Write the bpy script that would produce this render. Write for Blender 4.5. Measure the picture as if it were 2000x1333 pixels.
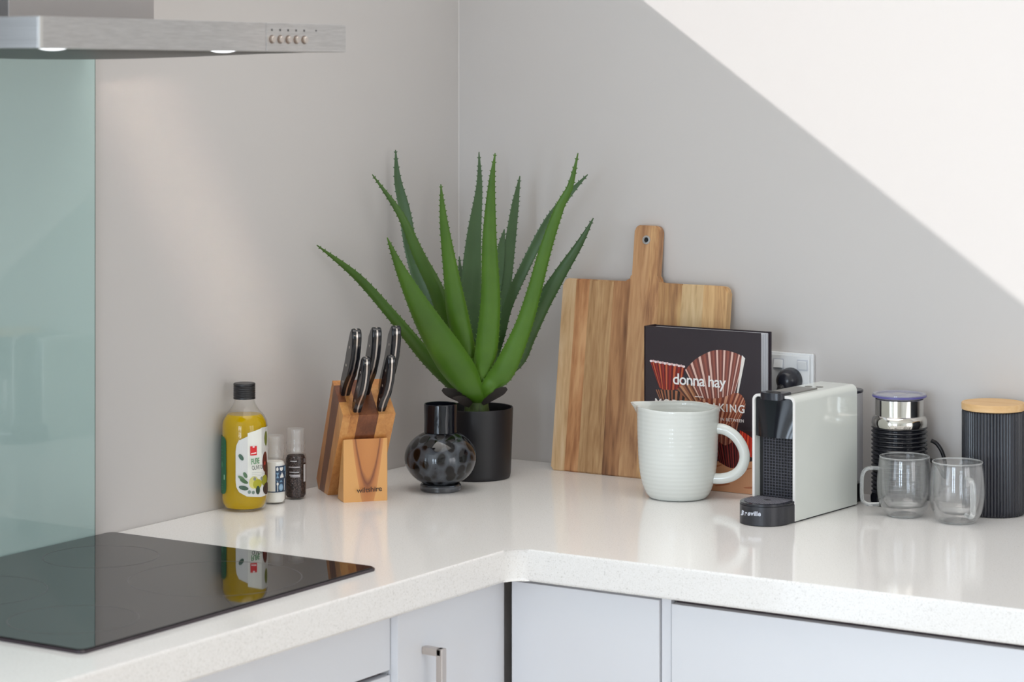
import bpy, bmesh, math, random
from mathutils import Vector, Matrix
random.seed(7)
for o in list(bpy.data.objects):
    bpy.data.objects.remove(o)
SC = bpy.context.scene
COL = SC.collection
PI = math.pi
TOP = 0.9                                    # worktop height

# ------------------------------------------------------------------ camera
cam = bpy.data.cameras.new('camera'); camo = bpy.data.objects.new('camera', cam); COL.objects.link(camo)
CAM = Vector((2.6012, -3.8660, 1.61))
camo.location = CAM
camo.rotation_euler = (PI / 2, 0, math.atan2(0.5402, 0.8415))
cam.sensor_width = 36.0
cam.lens = 4828 / 2000 * 36.0
cam.shift_y = -(666.5 - 150) / 2000
cam.clip_start = 0.05
cam.dof.use_dof = True
cam.dof.focus_distance = 4.15
cam.dof.aperture_fstop = 7.0
SC.camera = camo

# ------------------------------------------------------------------ sky, sun, window light, exposure
SC.view_settings.view_transform = 'Standard'
SC.view_settings.look = 'None'
SC.view_settings.exposure = 0.0
SC.view_settings.gamma = 1.0
SC.view_settings.use_curve_mapping = False
SC.cycles.use_denoising = True
SC.cycles.max_bounces = 14
SC.cycles.diffuse_bounces = 5
SC.cycles.glossy_bounces = 6
SC.cycles.transmission_bounces = 12
SC.cycles.transparent_max_bounces = 16
SC.cycles.sample_clamp_indirect = 4.0
SC.cycles.blur_glossy = 0.5
w = bpy.data.worlds.new('sky'); SC.world = w; w.use_nodes = True
bg = w.node_tree.nodes['Background']
bg.inputs[0].default_value = (0.80, 0.90, 1.0, 1); bg.inputs[1].default_value = 1.0
sun = bpy.data.lights.new('sun', 'SUN'); sun.energy = 2.9; sun.angle = math.radians(0.45); sun.color = (1.0, 0.97, 0.945)
suno = bpy.data.objects.new('sun', sun); COL.objects.link(suno); suno.location = (-3, -5, 5)
suno.rotation_euler = Vector((1.0, 0.95, -0.7117)).to_track_quat('-Z', 'Y').to_euler()

def area(name, loc, direction, sx, sy, energy, color, spread=PI):
    l = bpy.data.lights.new(name, 'AREA'); l.shape = 'RECTANGLE'; l.size = sx; l.size_y = sy
    l.energy = energy; l.color = color; l.spread = spread
    o = bpy.data.objects.new(name, l); COL.objects.link(o); o.location = loc
    o.rotation_euler = Vector(direction).to_track_quat('-Z', 'Y').to_euler()
    return o
# daylight through the glazed doors behind the camera, sliding doors added past the left wall's end
# (put in so a sun patch falls on the floor in front of the cabinets) and the window in the right-hand side wall
for x in (1.28, 2.12): area('daylight_back', (x, -6.20, 1.12), (0, 1, 0.0), 0.44, 2.1, 42, (0.71, 0.85, 1.0))
area('added_left_light', (-0.30, -4.20, 1.10), (1, 0, 0.0), 3.4, 2.1, 64, (0.74, 0.87, 1.0))
area('daylight_side', (4.85, -1.9, 1.45), (-1, 0, 0.0), 1.9, 1.5, 24, (1.0, 0.965, 0.94))
# soft fill light added overhead to brighten the worktop
area('overhead_fill', (0.72, -1.15, 2.69), (0, 0, -1), 1.5, 1.5, 7.5, (1.0, 0.955, 0.91), math.radians(98))
# added narrow lamp standing in for reflected sunlight: a faint slanting streak on the left wall
glint = area('streak_lamp', (3.0, -2.35, 1.66), (-1, 0, 0), 0.072, 0.74, 0.070, (1.0, 0.80, 0.60), math.radians(4))
gd = (Vector((0, -0.80, 1.43)) - glint.location).normalized()
gl_ = Vector((0, 0.33, -0.46)); gl_ = (gl_ - gd * gl_.dot(gd)).normalized()
glint.rotation_euler = Matrix((gl_.cross(-gd), gl_, -gd)).transposed().to_euler()

# ------------------------------------------------------------------ materials
def lin(c):
    return tuple(((v / 255) / 12.92 if v / 255 <= 0.04045 else ((v / 255 + 0.055) / 1.055) ** 2.4) for v in c) + (1.0,)
def setin(b, **k):
    for n, v in k.items():
        b.inputs[n.replace('_', ' ')].default_value = v
def mat(name, rgb=None, rough=0.5, metal=0.0, **k):
    m = bpy.data.materials.new(name); m.use_nodes = True
    b = m.node_tree.nodes['Principled BSDF']
    if rgb is not None: b.inputs['Base Color'].default_value = lin(rgb)
    b.inputs['Roughness'].default_value = rough; b.inputs['Metallic'].default_value = metal
    setin(b, **k)
    return m
def nodes(m):
    nt = m.node_tree
    return nt, nt.nodes, nt.links, nt.nodes['Principled BSDF']
def coords(m, scale=(1, 1, 1), kind='Object'):
    nt, N, L, b = nodes(m)
    tc = N.new('ShaderNodeTexCoord'); mp = N.new('ShaderNodeMapping'); mp.inputs['Scale'].default_value = scale
    L.new(tc.outputs[kind], mp.inputs[0]); return mp
def noise(m, vec, scale, detail=3, rough=0.5, dist=0.0):
    nt, N, L, b = nodes(m)
    n = N.new('ShaderNodeTexNoise'); n.inputs['Scale'].default_value = scale; n.inputs['Detail'].default_value = detail
    n.inputs['Roughness'].default_value = rough; n.inputs['Distortion'].default_value = dist
    L.new(vec.outputs[0], n.inputs['Vector']); return n
def ramp(m, fac, stops):
    nt, N, L, b = nodes(m)
    r = N.new('ShaderNodeValToRGB')
    while len(r.color_ramp.elements) < len(stops): r.color_ramp.elements.new(0.5)
    for e, (p, c) in zip(r.color_ramp.elements, stops):
        e.position = p; e.color = lin(c) if len(c) == 3 else c
    L.new(fac, r.inputs[0]); return r
def bump(m, height, strength, dist=0.001):
    nt, N, L, b = nodes(m)
    n = N.new('ShaderNodeBump'); n.inputs['Strength'].default_value = strength; n.inputs['Distance'].default_value = dist
    L.new(height, n.inputs['Height']); L.new(n.outputs[0], b.inputs['Normal']); return n
def wood(name, stops, axis='z', scale=14, stretch=0.07, rough=0.42, dist=1.2, off=0.0):
    m = mat(name, rough=rough)
    sc = [1, 1, 1]; sc['xyz'.index(axis)] = stretch
    mp = coords(m, sc); mp.inputs['Location'].default_value = (off, off * 1.7, off * 0.6)
    n1 = noise(m, mp, scale, 4, 0.55, dist); n2 = noise(m, mp, scale * 9, 2, 0.5, 0.3)
    nt, N, L, b = nodes(m)
    mx = N.new('ShaderNodeMix'); mx.data_type = 'FLOAT'; mx.inputs[0].default_value = 0.28
    L.new(n1.outputs[0], mx.inputs[2]); L.new(n2.outputs[0], mx.inputs[3])
    r = ramp(m, mx.outputs[0], stops); L.new(r.outputs[0], b.inputs['Base Color'])
    bump(m, n2.outputs[0], 0.08, 0.0006)
    return m
def attr_mat(name, rough=0.5, **k):
    m = mat(name, rough=rough, **k); nt, N, L, b = nodes(m)
    a = N.new('ShaderNodeVertexColor'); a.layer_name = 'ink'; L.new(a.outputs[0], b.inputs['Base Color']); return m
def thin_glass(name, tint=(1, 1, 1), ior=1.45, rough=0.02, haze=0.0, power=4.0):
    m = bpy.data.materials.new(name); m.use_nodes = True; nt = m.node_tree; N = nt.nodes; L = nt.links
    N.remove(N['Principled BSDF']); out = N['Material Output']
    t = N.new('ShaderNodeBsdfTransparent'); t.inputs[0].default_value = (*tint, 1)
    g = N.new('ShaderNodeBsdfGlossy'); g.inputs['Roughness'].default_value = rough
    lw = N.new('ShaderNodeLayerWeight'); lw.inputs[0].default_value = 0.5       # Schlick reflectance of a thin pane
    pw = N.new('ShaderNodeMath'); pw.operation = 'POWER'; pw.inputs[1].default_value = power; L.new(lw.outputs['Facing'], pw.inputs[0])
    f = N.new('ShaderNodeMath'); f.operation = 'MULTIPLY_ADD'; f0 = ((ior - 1) / (ior + 1)) ** 2
    f.inputs[1].default_value = 1 - f0; f.inputs[2].default_value = f0; L.new(pw.outputs[0], f.inputs[0])
    x = N.new('ShaderNodeMixShader'); L.new(f.outputs[0], x.inputs[0]); L.new(t.outputs[0], x.inputs[1]); L.new(g.outputs[0], x.inputs[2])
    if haze:
        d = N.new('ShaderNodeBsdfDiffuse'); d.inputs[0].default_value = (0.9, 0.9, 0.9, 1)
        y = N.new('ShaderNodeMixShader'); y.inputs[0].default_value = haze
        L.new(x.outputs[0], y.inputs[1]); L.new(d.outputs[0], y.inputs[2]); x = y
    L.new(x.outputs[0], out.inputs[0]); return m

M = {}
m = M['wall'] = mat('wall_paint', (203, 199, 197), 0.5)
mp = coords(m); n = noise(m, mp, 260, 2); bump(m, n.outputs[0], 0.05, 0.0004)
M['white_paint'] = mat('white_paint', (235, 234, 230), 0.6)
m = M['floor'] = wood('floor_oak', [(0.3, (176, 160, 142)), (0.7, (206, 192, 174))], 'y', 6, 0.1, 0.35)
m = M['stone'] = mat('engineered_stone', rough=0.09, Specular_IOR_Level=0.32)
mp = coords(m); n1 = noise(m, mp, 520, 2, 0.5); n2 = noise(m, mp, 190, 3, 0.6)
r1 = ramp(m, n1.outputs[0], [(0.30, (214, 211, 208)), (0.40, (239, 237, 235)), (0.62, (242, 240, 239)), (0.72, (248, 247, 246))])
r2 = ramp(m, n2.outputs[0], [(0.28, (205, 203, 201)), (0.36, (255, 255, 255))])
nt, N, Lk, b = nodes(m); mx = N.new('ShaderNodeMix'); mx.data_type = 'RGBA'; mx.blend_type = 'MULTIPLY'; mx.inputs[0].default_value = 0.5
Lk.new(r1.outputs[0], mx.inputs[6]); Lk.new(r2.outputs[0], mx.inputs[7]); Lk.new(mx.outputs[2], b.inputs['Base Color'])
M['cabinet'] = mat('cabinet_laminate', (224, 226, 232), 0.38)
M['carcass'] = mat('carcass_board', (214, 213, 214), 0.5)
M['shadow_gap'] = mat('gap_shade', (60, 45, 50), 0.7)  # shade inside the cabinet gaps, put into a dark strip colour
M['splash'] = mat('back_painted_glass', (176, 200, 197), 0.03, Coat_Weight=0.6, Coat_Roughness=0.02)
M['splash_edge'] = mat('green_glass_edge', (96, 118, 112), 0.1)
M['hob'] = mat('black_ceramic_glass', (26, 25, 26), 0.025, IOR=1.45)
M['hob_edge'] = mat('hob_bevel', (58, 48, 54), 0.15)
M['hob_print'] = mat('hob_print', (88, 86, 88), 0.3)
m = M['steel'] = mat('brushed_steel', (200, 198, 196), 0.34, 0.75)
mp = coords(m, (0.25, 3, 40)); n = noise(m, mp, 12, 3, 0.6); r = ramp(m, n.outputs[0], [(0.3, (182, 180, 179)), (0.7, (200, 198, 197))])
nodes(m)[2].new(r.outputs[0], nodes(m)[3].inputs['Base Color']); n2 = noise(m, coords(m, (1, 4, 120)), 30, 2); bump(m, n2.outputs[0], 0.05, 0.0003)
M['steel_light'] = mat('steel_edge', (205, 203, 200), 0.35, 0.5)
M['grille'] = mat('grille_plastic', (84, 84, 94), 0.35)
M['collar'] = mat('button_surround', (120, 102, 92), 0.5)
M['switch_grey'] = mat('switch_surround', (206, 209, 216), 0.4)
M['steel_dark'] = mat('hood_underside', (66, 64, 60), 0.4, 0.8)
M['steel_chimney'] = mat('chimney_steel', (172, 168, 167), 0.4, 0.75)
M['chrome'] = mat('polished_steel', (215, 212, 205), 0.08, 1.0)
M['nickel'] = mat('satin_nickel', (205, 196, 190), 0.28, 0.9)
M['lamp'] = mat('lamp_lens', (255, 255, 255), 0.2, Emission_Color=(0.92, 0.95, 1, 1), Emission_Strength=1.7)
M['ink_dark'] = mat('dark_print', (45, 42, 42), 0.5)
M['black_plastic'] = mat('black_plastic', (30, 29, 32), 0.35)
M['black_gloss'] = mat('gloss_black_plastic', (24, 25, 31), 0.13)
M['black_satin'] = mat('satin_black', (36, 37, 45), 0.22)
M['black_matte'] = mat('matte_black', (25, 24, 26), 0.5)
M['charcoal'] = mat('charcoal_plastic', (44, 44, 50), 0.32)
M['dark_hole'] = mat('dark_recess', (9, 9, 10), 0.6)
M['white_plastic'] = mat('white_plastic', (232, 234, 236), 0.3)
M['cream_gloss'] = mat('cream_gloss_plastic', (220, 224, 219), 0.08)
M['cream_edge'] = mat('white_plastic_edge', (236, 234, 232), 0.25)
M['grey_lid'] = mat('warm_grey_plastic', (118, 116, 112), 0.35)
m = M['porcelain'] = mat('white_glazed_ceramic', (226, 229, 225), 0.07)
M['pot'] = mat('black_pot', (22, 21, 26), 0.45)
m = M['leaf'] = mat('aloe_green', rough=0.42)
mp = coords(m); n = noise(m, mp, 9, 3, 0.6); n3 = noise(m, mp, 60, 2)
nt, N, Lk, b = nodes(m); a = N.new('ShaderNodeVertexColor'); a.layer_name = 'ink'
mx = N.new('ShaderNodeMix'); mx.data_type = 'RGBA'; mx.blend_type = 'MULTIPLY'; mx.inputs[0].default_value = 0.55
r = ramp(m, n.outputs[0], [(0.35, (190, 205, 180)), (0.65, (255, 255, 245))])
Lk.new(a.outputs[0], mx.inputs[6]); Lk.new(r.outputs[0], mx.inputs[7]); Lk.new(mx.outputs[2], b.inputs['Base Color']); bump(m, n3.outputs[0], 0.1, 0.001)
M['leaf_dry'] = mat('dark_dry_leaf', (52, 46, 44), 0.6)
M['stem'] = wood('aloe_stem', [(0.3, (44, 50, 28)), (0.7, (86, 112, 44))], 'z', 40, 0.3, 0.6)
M['soil'] = mat('potting_soil', (22, 19, 18), 0.9)
# tortoiseshell smoked glass
m = M['vase'] = mat('tortoiseshell_glass', rough=0.04, IOR=1.5, Transmission_Weight=0.35)
mp = coords(m, (1, 1, 0.75))
nt, N, Lk, b = nodes(m); v = N.new('ShaderNodeTexVoronoi'); v.inputs['Scale'].default_value = 58; v.inputs['Randomness'].default_value = 0.9
nz = noise(m, mp, 30, 2); va = N.new('ShaderNodeVectorMath'); va.operation = 'MULTIPLY_ADD'; va.inputs[1].default_value = (0.012,) * 3
Lk.new(nz.outputs['Color'], va.inputs[0]); Lk.new(mp.outputs[0], va.inputs[2]); Lk.new(va.outputs[0], v.inputs['Vector'])
r = ramp(m, v.outputs['Distance'], [(0.0, (10, 7, 8)), (0.46, (14, 10, 11)), (0.56, (74, 78, 85)), (1.0, (104, 110, 118))])
Lk.new(r.outputs[0], b.inputs['Base Color'])
M['vase_neck'] = mat('smoked_glass', (18, 20, 28), 0.03, IOR=1.5, Transmission_Weight=0.2)
M['vase_foot'] = mat('clear_smoked_glass', (120, 122, 128), 0.03, IOR=1.5, Transmission_Weight=0.75)
M['glass'] = thin_glass('borosilicate_glass', (0.985, 0.985, 0.985), 1.5, 0.01, 0.02, 2.6)
M['glass_rod'] = mat('solid_borosilicate', (250, 252, 252), 0.02, IOR=1.42, Transmission_Weight=0.82)
M['bottle_glass'] = thin_glass('bottle_glass', (0.985, 0.99, 0.985))
M['clear_plastic'] = thin_glass('clear_acrylic', (0.985, 0.98, 0.975), 1.5, 0.05, 0.15)
M['tank'] = thin_glass('smoky_tank_plastic', (0.80, 0.80, 0.85), 1.5, 0.05, 0.30)
M['lid_plastic'] = thin_glass('violet_clear_lid', (0.72, 0.72, 0.88), 1.5, 0.04, 0.22)
M['lid_rim'] = mat('violet_seal_ring', (92, 88, 150), 0.3)
m = M['oil'] = mat('olive_oil', (240, 202, 2), 0.0, IOR=1.25, Transmission_Weight=0.55)
m = M['salt'] = mat('salt_crystals', (248, 247, 243), 0.7); n = noise(m, coords(m), 700, 2); bump(m, n.outputs[0], 0.5, 0.001)
m = M['pepper'] = mat('peppercorns', rough=0.7); n = noise(m, coords(m), 420, 2)
r = ramp(m, n.outputs[0], [(0.38, (26, 18, 18)), (0.55, (58, 40, 38)), (0.68, (104, 86, 80))]); nodes(m)[2].new(r.outputs[0], nodes(m)[3].inputs['Base Color']); bump(m, n.outputs[0], 0.8, 0.002)
M['print'] = attr_mat('printed_ink', 0.4)
M['print_gloss'] = attr_mat('printed_ink_gloss', 0.25)
M['lettering_white'] = mat('white_lettering', (244, 242, 240), 0.4)
M['cover'] = mat('aubergine_cover', (43, 32, 38), 0.38)
M['cover_edge'] = mat('cover_edge', (36, 24, 32), 0.4)
m = M['paper'] = mat('page_edges', rough=0.8); n = noise(m, coords(m, (1, 60, 0.02)), 14, 2)
r = ramp(m, n.outputs[0], [(0.35, (176, 180, 192)), (0.65, (226, 228, 234))]); nodes(m)[2].new(r.outputs[0], nodes(m)[3].inputs['Base Color'])
M['lidwood'] = wood('bamboo_lid', [(0.3, (214, 168, 112)), (0.7, (232, 196, 146))], 'x', 30, 0.08, 0.5)

# ------------------------------------------------------------------ mesh helpers
def mk(name, bm, material, parent=None, smooth=True, angle=35, loc=None, rot=None):
    bmesh.ops.recalc_face_normals(bm, faces=bm.faces)
    me = bpy.data.meshes.new(name); bm.to_mesh(me); bm.free()
    for mm in (material if isinstance(material, (list, tuple)) else [material]): me.materials.append(mm)
    if smooth:
        me.shade_smooth(); me.set_sharp_from_angle(angle=math.radians(angle))
    o = bpy.data.objects.new(name, me); COL.objects.link(o)
    if smooth and len(me.polygons) < 700:
        wn = o.modifiers.new('weighted_normals', 'WEIGHTED_NORMAL'); wn.keep_sharp = True; wn.weight = 80
    if parent: o.parent = parent
    if loc: o.location = loc
    if rot: o.rotation_euler = rot
    return o
def tag(o, label, cat, group=None):
    o['label'] = label; o['category'] = cat
    if group: o['group'] = group
    return o
def thing(name, label, cat, loc=(0, 0, 0), rz=0.0, group=None):
    o = bpy.data.objects.new(name, None); o.empty_display_size = 0.05; COL.objects.link(o)
    o.location = loc; o.rotation_euler = (0, 0, rz); return tag(o, label, cat, group)
def struct(name, bm, material, parent=None):
    o = mk(name, bm, material, parent)
    o['kind'] = 'structure'
    return o
def dup(root, loc, rz, label):
    def cp(o, parent):
        c = o.copy(); COL.objects.link(c)
        if parent: c.parent = parent
        for ch in [x for x in bpy.data.objects if x.parent == o and x is not c]: cp(ch, c)
        return c
    r = cp(root, None); r.location = loc; r.rotation_euler = (0, 0, rz); r['label'] = label; return r
def box(a, b, bev=0.0, seg=2, bm=None):
    bm2 = bmesh.new()
    bmesh.ops.create_cube(bm2, size=1.0)
    a = Vector(a); b = Vector(b)
    for v in bm2.verts: v.co = Vector(((a.x + b.x) / 2 + v.co.x * (b.x - a.x), (a.y + b.y) / 2 + v.co.y * (b.y - a.y), (a.z + b.z) / 2 + v.co.z * (b.z - a.z)))
    if bev: bmesh.ops.bevel(bm2, geom=bm2.edges[:], offset=bev, segments=seg, affect='EDGES', profile=0.5)
    return merge(bm, bm2)
def merge(bm, bm2):
    if bm is None: return bm2
    me = bpy.data.meshes.new('tmp'); bm2.to_mesh(me); bm2.free(); bm.from_mesh(me); bpy.data.meshes.remove(me); return bm
def lathe(profile, seg=64, bm=None, fn=None, closed=False, scale=(1, 1)):
    bm2 = bmesh.new(); rings = []
    for r, z in profile:
        if r < 1e-6: rings.append([bm2.verts.new((0, 0, z))])
        else: rings.append([bm2.verts.new((r * math.cos(2 * PI * i / seg) * scale[0], r * math.sin(2 * PI * i / seg) * scale[1], z)) for i in range(seg)])
    pairs = list(zip(rings, rings[1:])) + ([(rings[-1], rings[0])] if closed else [])
    for A, B in pairs:
        for i in range(seg):
            j = (i + 1) % seg
            f = [A[i % len(A)], A[j % len(A)], B[j % len(B)], B[i % len(B)]]
            g = []
            for x in f:
                if x not in g: g.append(x)
            if len(g) >= 3: bm2.faces.new(g)
    if fn:
        for v in bm2.verts: v.co = fn(v.co)
    return merge(bm, bm2)
def tube(path, rad, seg=12, bm=None, flat=(1, 1), up=(0, 0, 1)):
    bm2 = bmesh.new(); P = [Vector(p) for p in path]; n = len(P)
    if not isinstance(rad, (list, tuple)): rad = [rad] * n
    rings = []; N0 = None
    for i in range(n):
        t = (P[min(i + 1, n - 1)] - P[max(i - 1, 0)]).normalized()
        if N0 is None:
            u = Vector(up); u = u if abs(u.dot(t)) < 0.95 else Vector((1, 0, 0)); N0 = (u - t * u.dot(t)).normalized()
        else: N0 = (N0 - t * N0.dot(t)).normalized()
        B = t.cross(N0)
        rings.append([bm2.verts.new(P[i] + (N0 * math.cos(2 * PI * k / seg) * flat[0] + B * math.sin(2 * PI * k / seg) * flat[1]) * rad[i]) for k in range(seg)])
    for A, B in zip(rings, rings[1:]):
        for k in range(seg): bm2.faces.new([A[k], A[(k + 1) % seg], B[(k + 1) % seg], B[k]])
    bm2.faces.new(rings[0][::-1]); bm2.faces.new(rings[-1])
    return merge(bm, bm2)
def smooth_path(pts, n=8):
    P = [Vector(p) for p in pts]; out = []
    for i in range(len(P) - 1):
        a, b, c, d = P[max(i - 1, 0)], P[i], P[i + 1], P[min(i + 2, len(P) - 1)]
        for k in range(n):
            t = k / n
            out.append(0.5 * ((2 * b) + (c - a) * t + (2 * a - 5 * b + 4 * c - d) * t * t + (3 * b - a - 3 * c + d) * t ** 3))
    out.append(P[-1]); return out
def prism(poly, h0, h1, bev=0.0, seg=2, bm=None, fn=None):
    """2D outline in (a,b), extruded from h0 to h1; fn maps (a,b,h) to local xyz."""
    bm2 = bmesh.new()
    A = [bm2.verts.new((p[0], p[1], h0)) for p in poly]; B = [bm2.verts.new((p[0], p[1], h1)) for p in poly]
    n = len(poly)
    fa = bm2.faces.new(A[::-1]); fb = bm2.faces.new(B)
    for i in range(n): bm2.faces.new([A[i], A[(i + 1) % n], B[(i + 1) % n], B[i]])
    if bev:
        es = [e for e in bm2.edges if (e.verts[0].co.z == e.verts[1].co.z)]
        bmesh.ops.bevel(bm2, geom=es, offset=bev, segments=seg, affect='EDGES', profile=0.5)
    if fn:
        for v in bm2.verts: v.co = Vector(fn(*v.co))
    return merge(bm, bm2)
def rrect(x0, y0, x1, y1, r, k=6):
    out = []
    for cx, cy, a0 in ((x1 - r, y1 - r, 0), (x0 + r, y1 - r, 90), (x0 + r, y0 + r, 180), (x1 - r, y0 + r, 270)):
        for i in range(k + 1):
            a = math.radians(a0 + 90 * i / k); out.append((cx + r * math.cos(a), cy + r * math.sin(a)))
    return out
def ellipse(cx, cy, rx, ry, n=20, rot=0.0):
    return [(cx + rx * math.cos(2 * PI * i / n) * math.cos(rot) - ry * math.sin(2 * PI * i / n) * math.sin(rot),
             cy + rx * math.cos(2 * PI * i / n) * math.sin(rot) + ry * math.sin(2 * PI * i / n) * math.cos(rot)) for i in range(n)]
def text_polys(s, size, bold=0.0, spacing=1.0, shear=0.0, align='LEFT'):
    """triangulated glyph faces of the built-in font as 2-D polygons"""
    cu = bpy.data.curves.new('t', 'FONT'); cu.body = s; cu.size = size; cu.offset = bold; cu.space_character = spacing; cu.shear = shear
    cu.align_x = align; cu.resolution_u = 4
    o = bpy.data.objects.new('t', cu); COL.objects.link(o)
    dg = bpy.context.evaluated_depsgraph_get(); dg.update()
    me = bpy.data.meshes.new_from_object(o.evaluated_get(dg))
    out = [[(me.vertices[i].co.x, me.vertices[i].co.y) for i in p.vertices] for p in me.polygons]
    bpy.data.objects.remove(o); bpy.data.curves.remove(cu); bpy.data.meshes.remove(me)
    return out
def fit(polys, x0, y0, width=None, height=None, skew=0.0):
    xs = [p[0] for q in polys for p in q]; ys = [p[1] for q in polys for p in q]
    sx = width / (max(xs) - min(xs)) if width else None; sy = height / (max(ys) - min(ys)) if height else None
    sx = sx or sy; sy = sy or sx
    return [[(x0 + (x - min(xs)) * sx, y0 + (y - min(ys)) * sy + skew * (x - min(xs)) * sx) for x, y in q] for q in polys]
def print_mesh(name, items, mapfn, material, parent, step=None, lift=0.00012, dk=0.15):
    """items: list of (polygon, rgb). Later items lie over earlier ones. Thin ink layers following a surface."""
    bm = bmesh.new(); lay = bm.loops.layers.float_color.new('ink')
    for k, (poly, rgb) in enumerate(items):
        b2 = bmesh.new(); vs = [b2.verts.new((p[0], p[1], 0)) for p in poly]
        try: b2.faces.new(vs)
        except ValueError: b2.free(); continue
        if step:
            xs = [p[0] for p in poly]; x = math.floor(min(xs) / step) * step
            while x < max(xs):
                bmesh.ops.bisect_plane(b2, geom=b2.verts[:] + b2.edges[:] + b2.faces[:], plane_co=(x, 0, 0), plane_no=(1, 0, 0)); x += step
        bmesh.ops.triangulate(b2, faces=b2.faces)
        l2 = b2.loops.layers.float_color.new('ink')
        h = lift * (1 + k * dk)
        for v in b2.verts: v.co = Vector(mapfn(v.co.x, v.co.y, h))
        c = lin(rgb)
        for f in b2.faces:
            for lp in f.loops: lp[l2] = c
        merge(bm, b2)
    me = bpy.data.meshes.new(name); bm.to_mesh(me); bm.free(); me.materials.append(material)
    o = bpy.data.objects.new(name, me); COL.objects.link(o); o.parent = parent; return o

# ================================================================== the room
XR, YB, ZC_ = 4.6, -6.0, 2.75
struct('floor', box((-0.3, YB - 0.3, -0.1), (XR + 0.3, 0.3, 0)), M['floor'])
struct('ceiling', box((-0.3, YB - 0.3, ZC_), (XR + 0.3, 0.3, ZC_ + 0.1)), M['white_paint'])
# left wall's unseen top shaped as a strip-window sill to edge the sun patch: the sun comes over that sill
wl = struct('wall_left', box((-0.12, -2.35, 1.0), (0, -1.5, 2.055), bm=box((-0.12, -2.35, 0), (0, 0, 2.0316))), M['wall'])  # slightly taller stretch added to keep the sun off the hood
struct('wall_right', box((-0.12, 0, 0), (XR, 0.12, ZC_)), M['wall'])
bm = box((1.0, 0, 0), (1.0, 0, 0))
bm = bmesh.new()
for a, b in (((-0.12, 0, 0), (0.95, 0, ZC_)), ((2.45, 0, 0), (XR + 0.12, 0, ZC_)), ((0.95, 0, 2.2), (2.45, 0, ZC_))):
    box((a[0], YB - 0.12, a[2]), (b[0], YB, b[2]), bm=bm)
struct('wall_back', bm, M['white_paint'])
bm = bmesh.new()
for y0, y1, z0, z1 in ((YB, -2.85, 0, ZC_), (-0.95, 0, 0, ZC_), (-2.85, -0.95, 0, 0.7), (-2.85, -0.95, 2.2, ZC_)):
    box((XR, y0, z0), (XR + 0.12, y1, z1), bm=bm)
struct('wall_side', bm, M['white_paint'])
def frame(name, x0, x1, y0, y1, z0, z1, axis, bars, th=0.05):
    bm = bmesh.new()
    if axis == 'y':     # lies in a plane of constant y
        for u in [x0, x1 - th] + [b - th / 2 for b in bars]: box((u, y0, z0), (u + th, y1, z1), bm=bm)
        for z in (z0, z1 - th): box((x0, y0, z), (x1, y1, z + th), bm=bm)
    else:
        for u in [y0, y1 - th] + [b - th / 2 for b in bars]: box((x0, u, z0), (x1, u + th, z1), bm=bm)
        for z in (z0, z1 - th): box((x0, y0, z), (x1, y1, z + th), bm=bm)
    return struct(name, bm, M['white_paint'])
d1 = frame('door_1', 0.95, 2.45, YB - 0.10, YB - 0.04, 0, 2.2, 'y', (1.7,), 0.12)
bm = bmesh.new()
for i in range(1, 11): box((0.95, YB - 0.085, 0.2 * i - 0.018), (2.45, YB - 0.055, 0.2 * i + 0.018), bm=bm)
mk('glazing_bars', bm, M['white_paint'], d1)
frame('added_door', -0.09, -0.03, -6.0, -2.35, 0, 2.2, 'x', (-4.2,), 0.06)  # unseen opening added so sun and daylight enter from the left
frame('window_1', XR + 0.03, XR + 0.09, -2.85, -0.95, 0.7, 2.2, 'x', (-1.9,), 0.07)
struct('trim_1', prism([(0, 0), (0.0016, 0), (0, -0.0016)], TOP, 2.0316), M['wall'])

# ================================================================== worktop, L-shaped with a rounded inner corner
r = 0.028; XF, YF = 0.5895, -0.7285
poly = [(0.0005, -0.0005), (0.0005, -2.33), (XF, -2.33)]
cxx, cyy = XF + r, YF - r
for i in range(9):
    a = math.radians(180 - 90 * i / 8); poly.append((cxx + r * math.cos(a), cyy + r * math.sin(a)))
poly += [(3.0, YF), (3.0, -0.0005)]
wt = mk('worktop', prism(poly, 0.852, TOP, 0.004, 2), M['stone'])
tag(wt, 'white speckled stone worktop, L-shaped, running along both walls', 'worktop')

# ================================================================== base cabinets
def cabinet(name, label, a, b):
    t = thing(name, label, 'cabinet', ((a[0] + b[0]) / 2, (a[1] + b[1]) / 2, 0), group='base cabinets')
    t['_o'] = 0; del t['_o']
    return t
def part(name, t, a, b, material, bev=0.001, **k):
    o = t.location
    return mk(name, box(Vector(a) - o, Vector(b) - o, bev), material, t, **k)
XD = 0.563                                                    # front plane of the left-hand door
t = cabinet('drawer_cabinet', 'base cabinet with handleless grey-white drawers under the black cooktop', (0.03, -1.70), (0.55, -0.995))
part('carcass', t, (0.03, -1.70, 0.10), (0.534, -0.9935, 0.8515), M['carcass'])
part('gap_shade_strip', t, (0.534, -1.698, 0.75), (0.5365, -0.996, 0.77), M['shadow_gap'])
part('drawer', t, (0.535, -1.698, 0.7635), (0.551, -0.9935, 0.8512), M['cabinet'])
part('drawer', t, (0.535, -1.698, 0.45), (0.551, -0.9935, 0.7565), M['cabinet'])
part('drawer', t, (0.535, -1.698, 0.14), (0.551, -0.9935, 0.443), M['cabinet'])
part('plinth', t, (0.06, -1.69, 0.0), (0.49, -1.0, 0.1), M['carcass'])
t = cabinet('corner_cabinet', 'corner base cabinet whose grey-white door has a bar handle', (0.03, -0.99), (XD, -0.70))
part('carcass', t, (0.03, -0.992, 0.10), (0.545, -0.62, 0.8515), M['carcass'])
part('gap_shade_strip', t, (0.545, -0.968, 0.842), (0.5555, -0.713, 0.8513), M['shadow_gap'])
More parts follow.
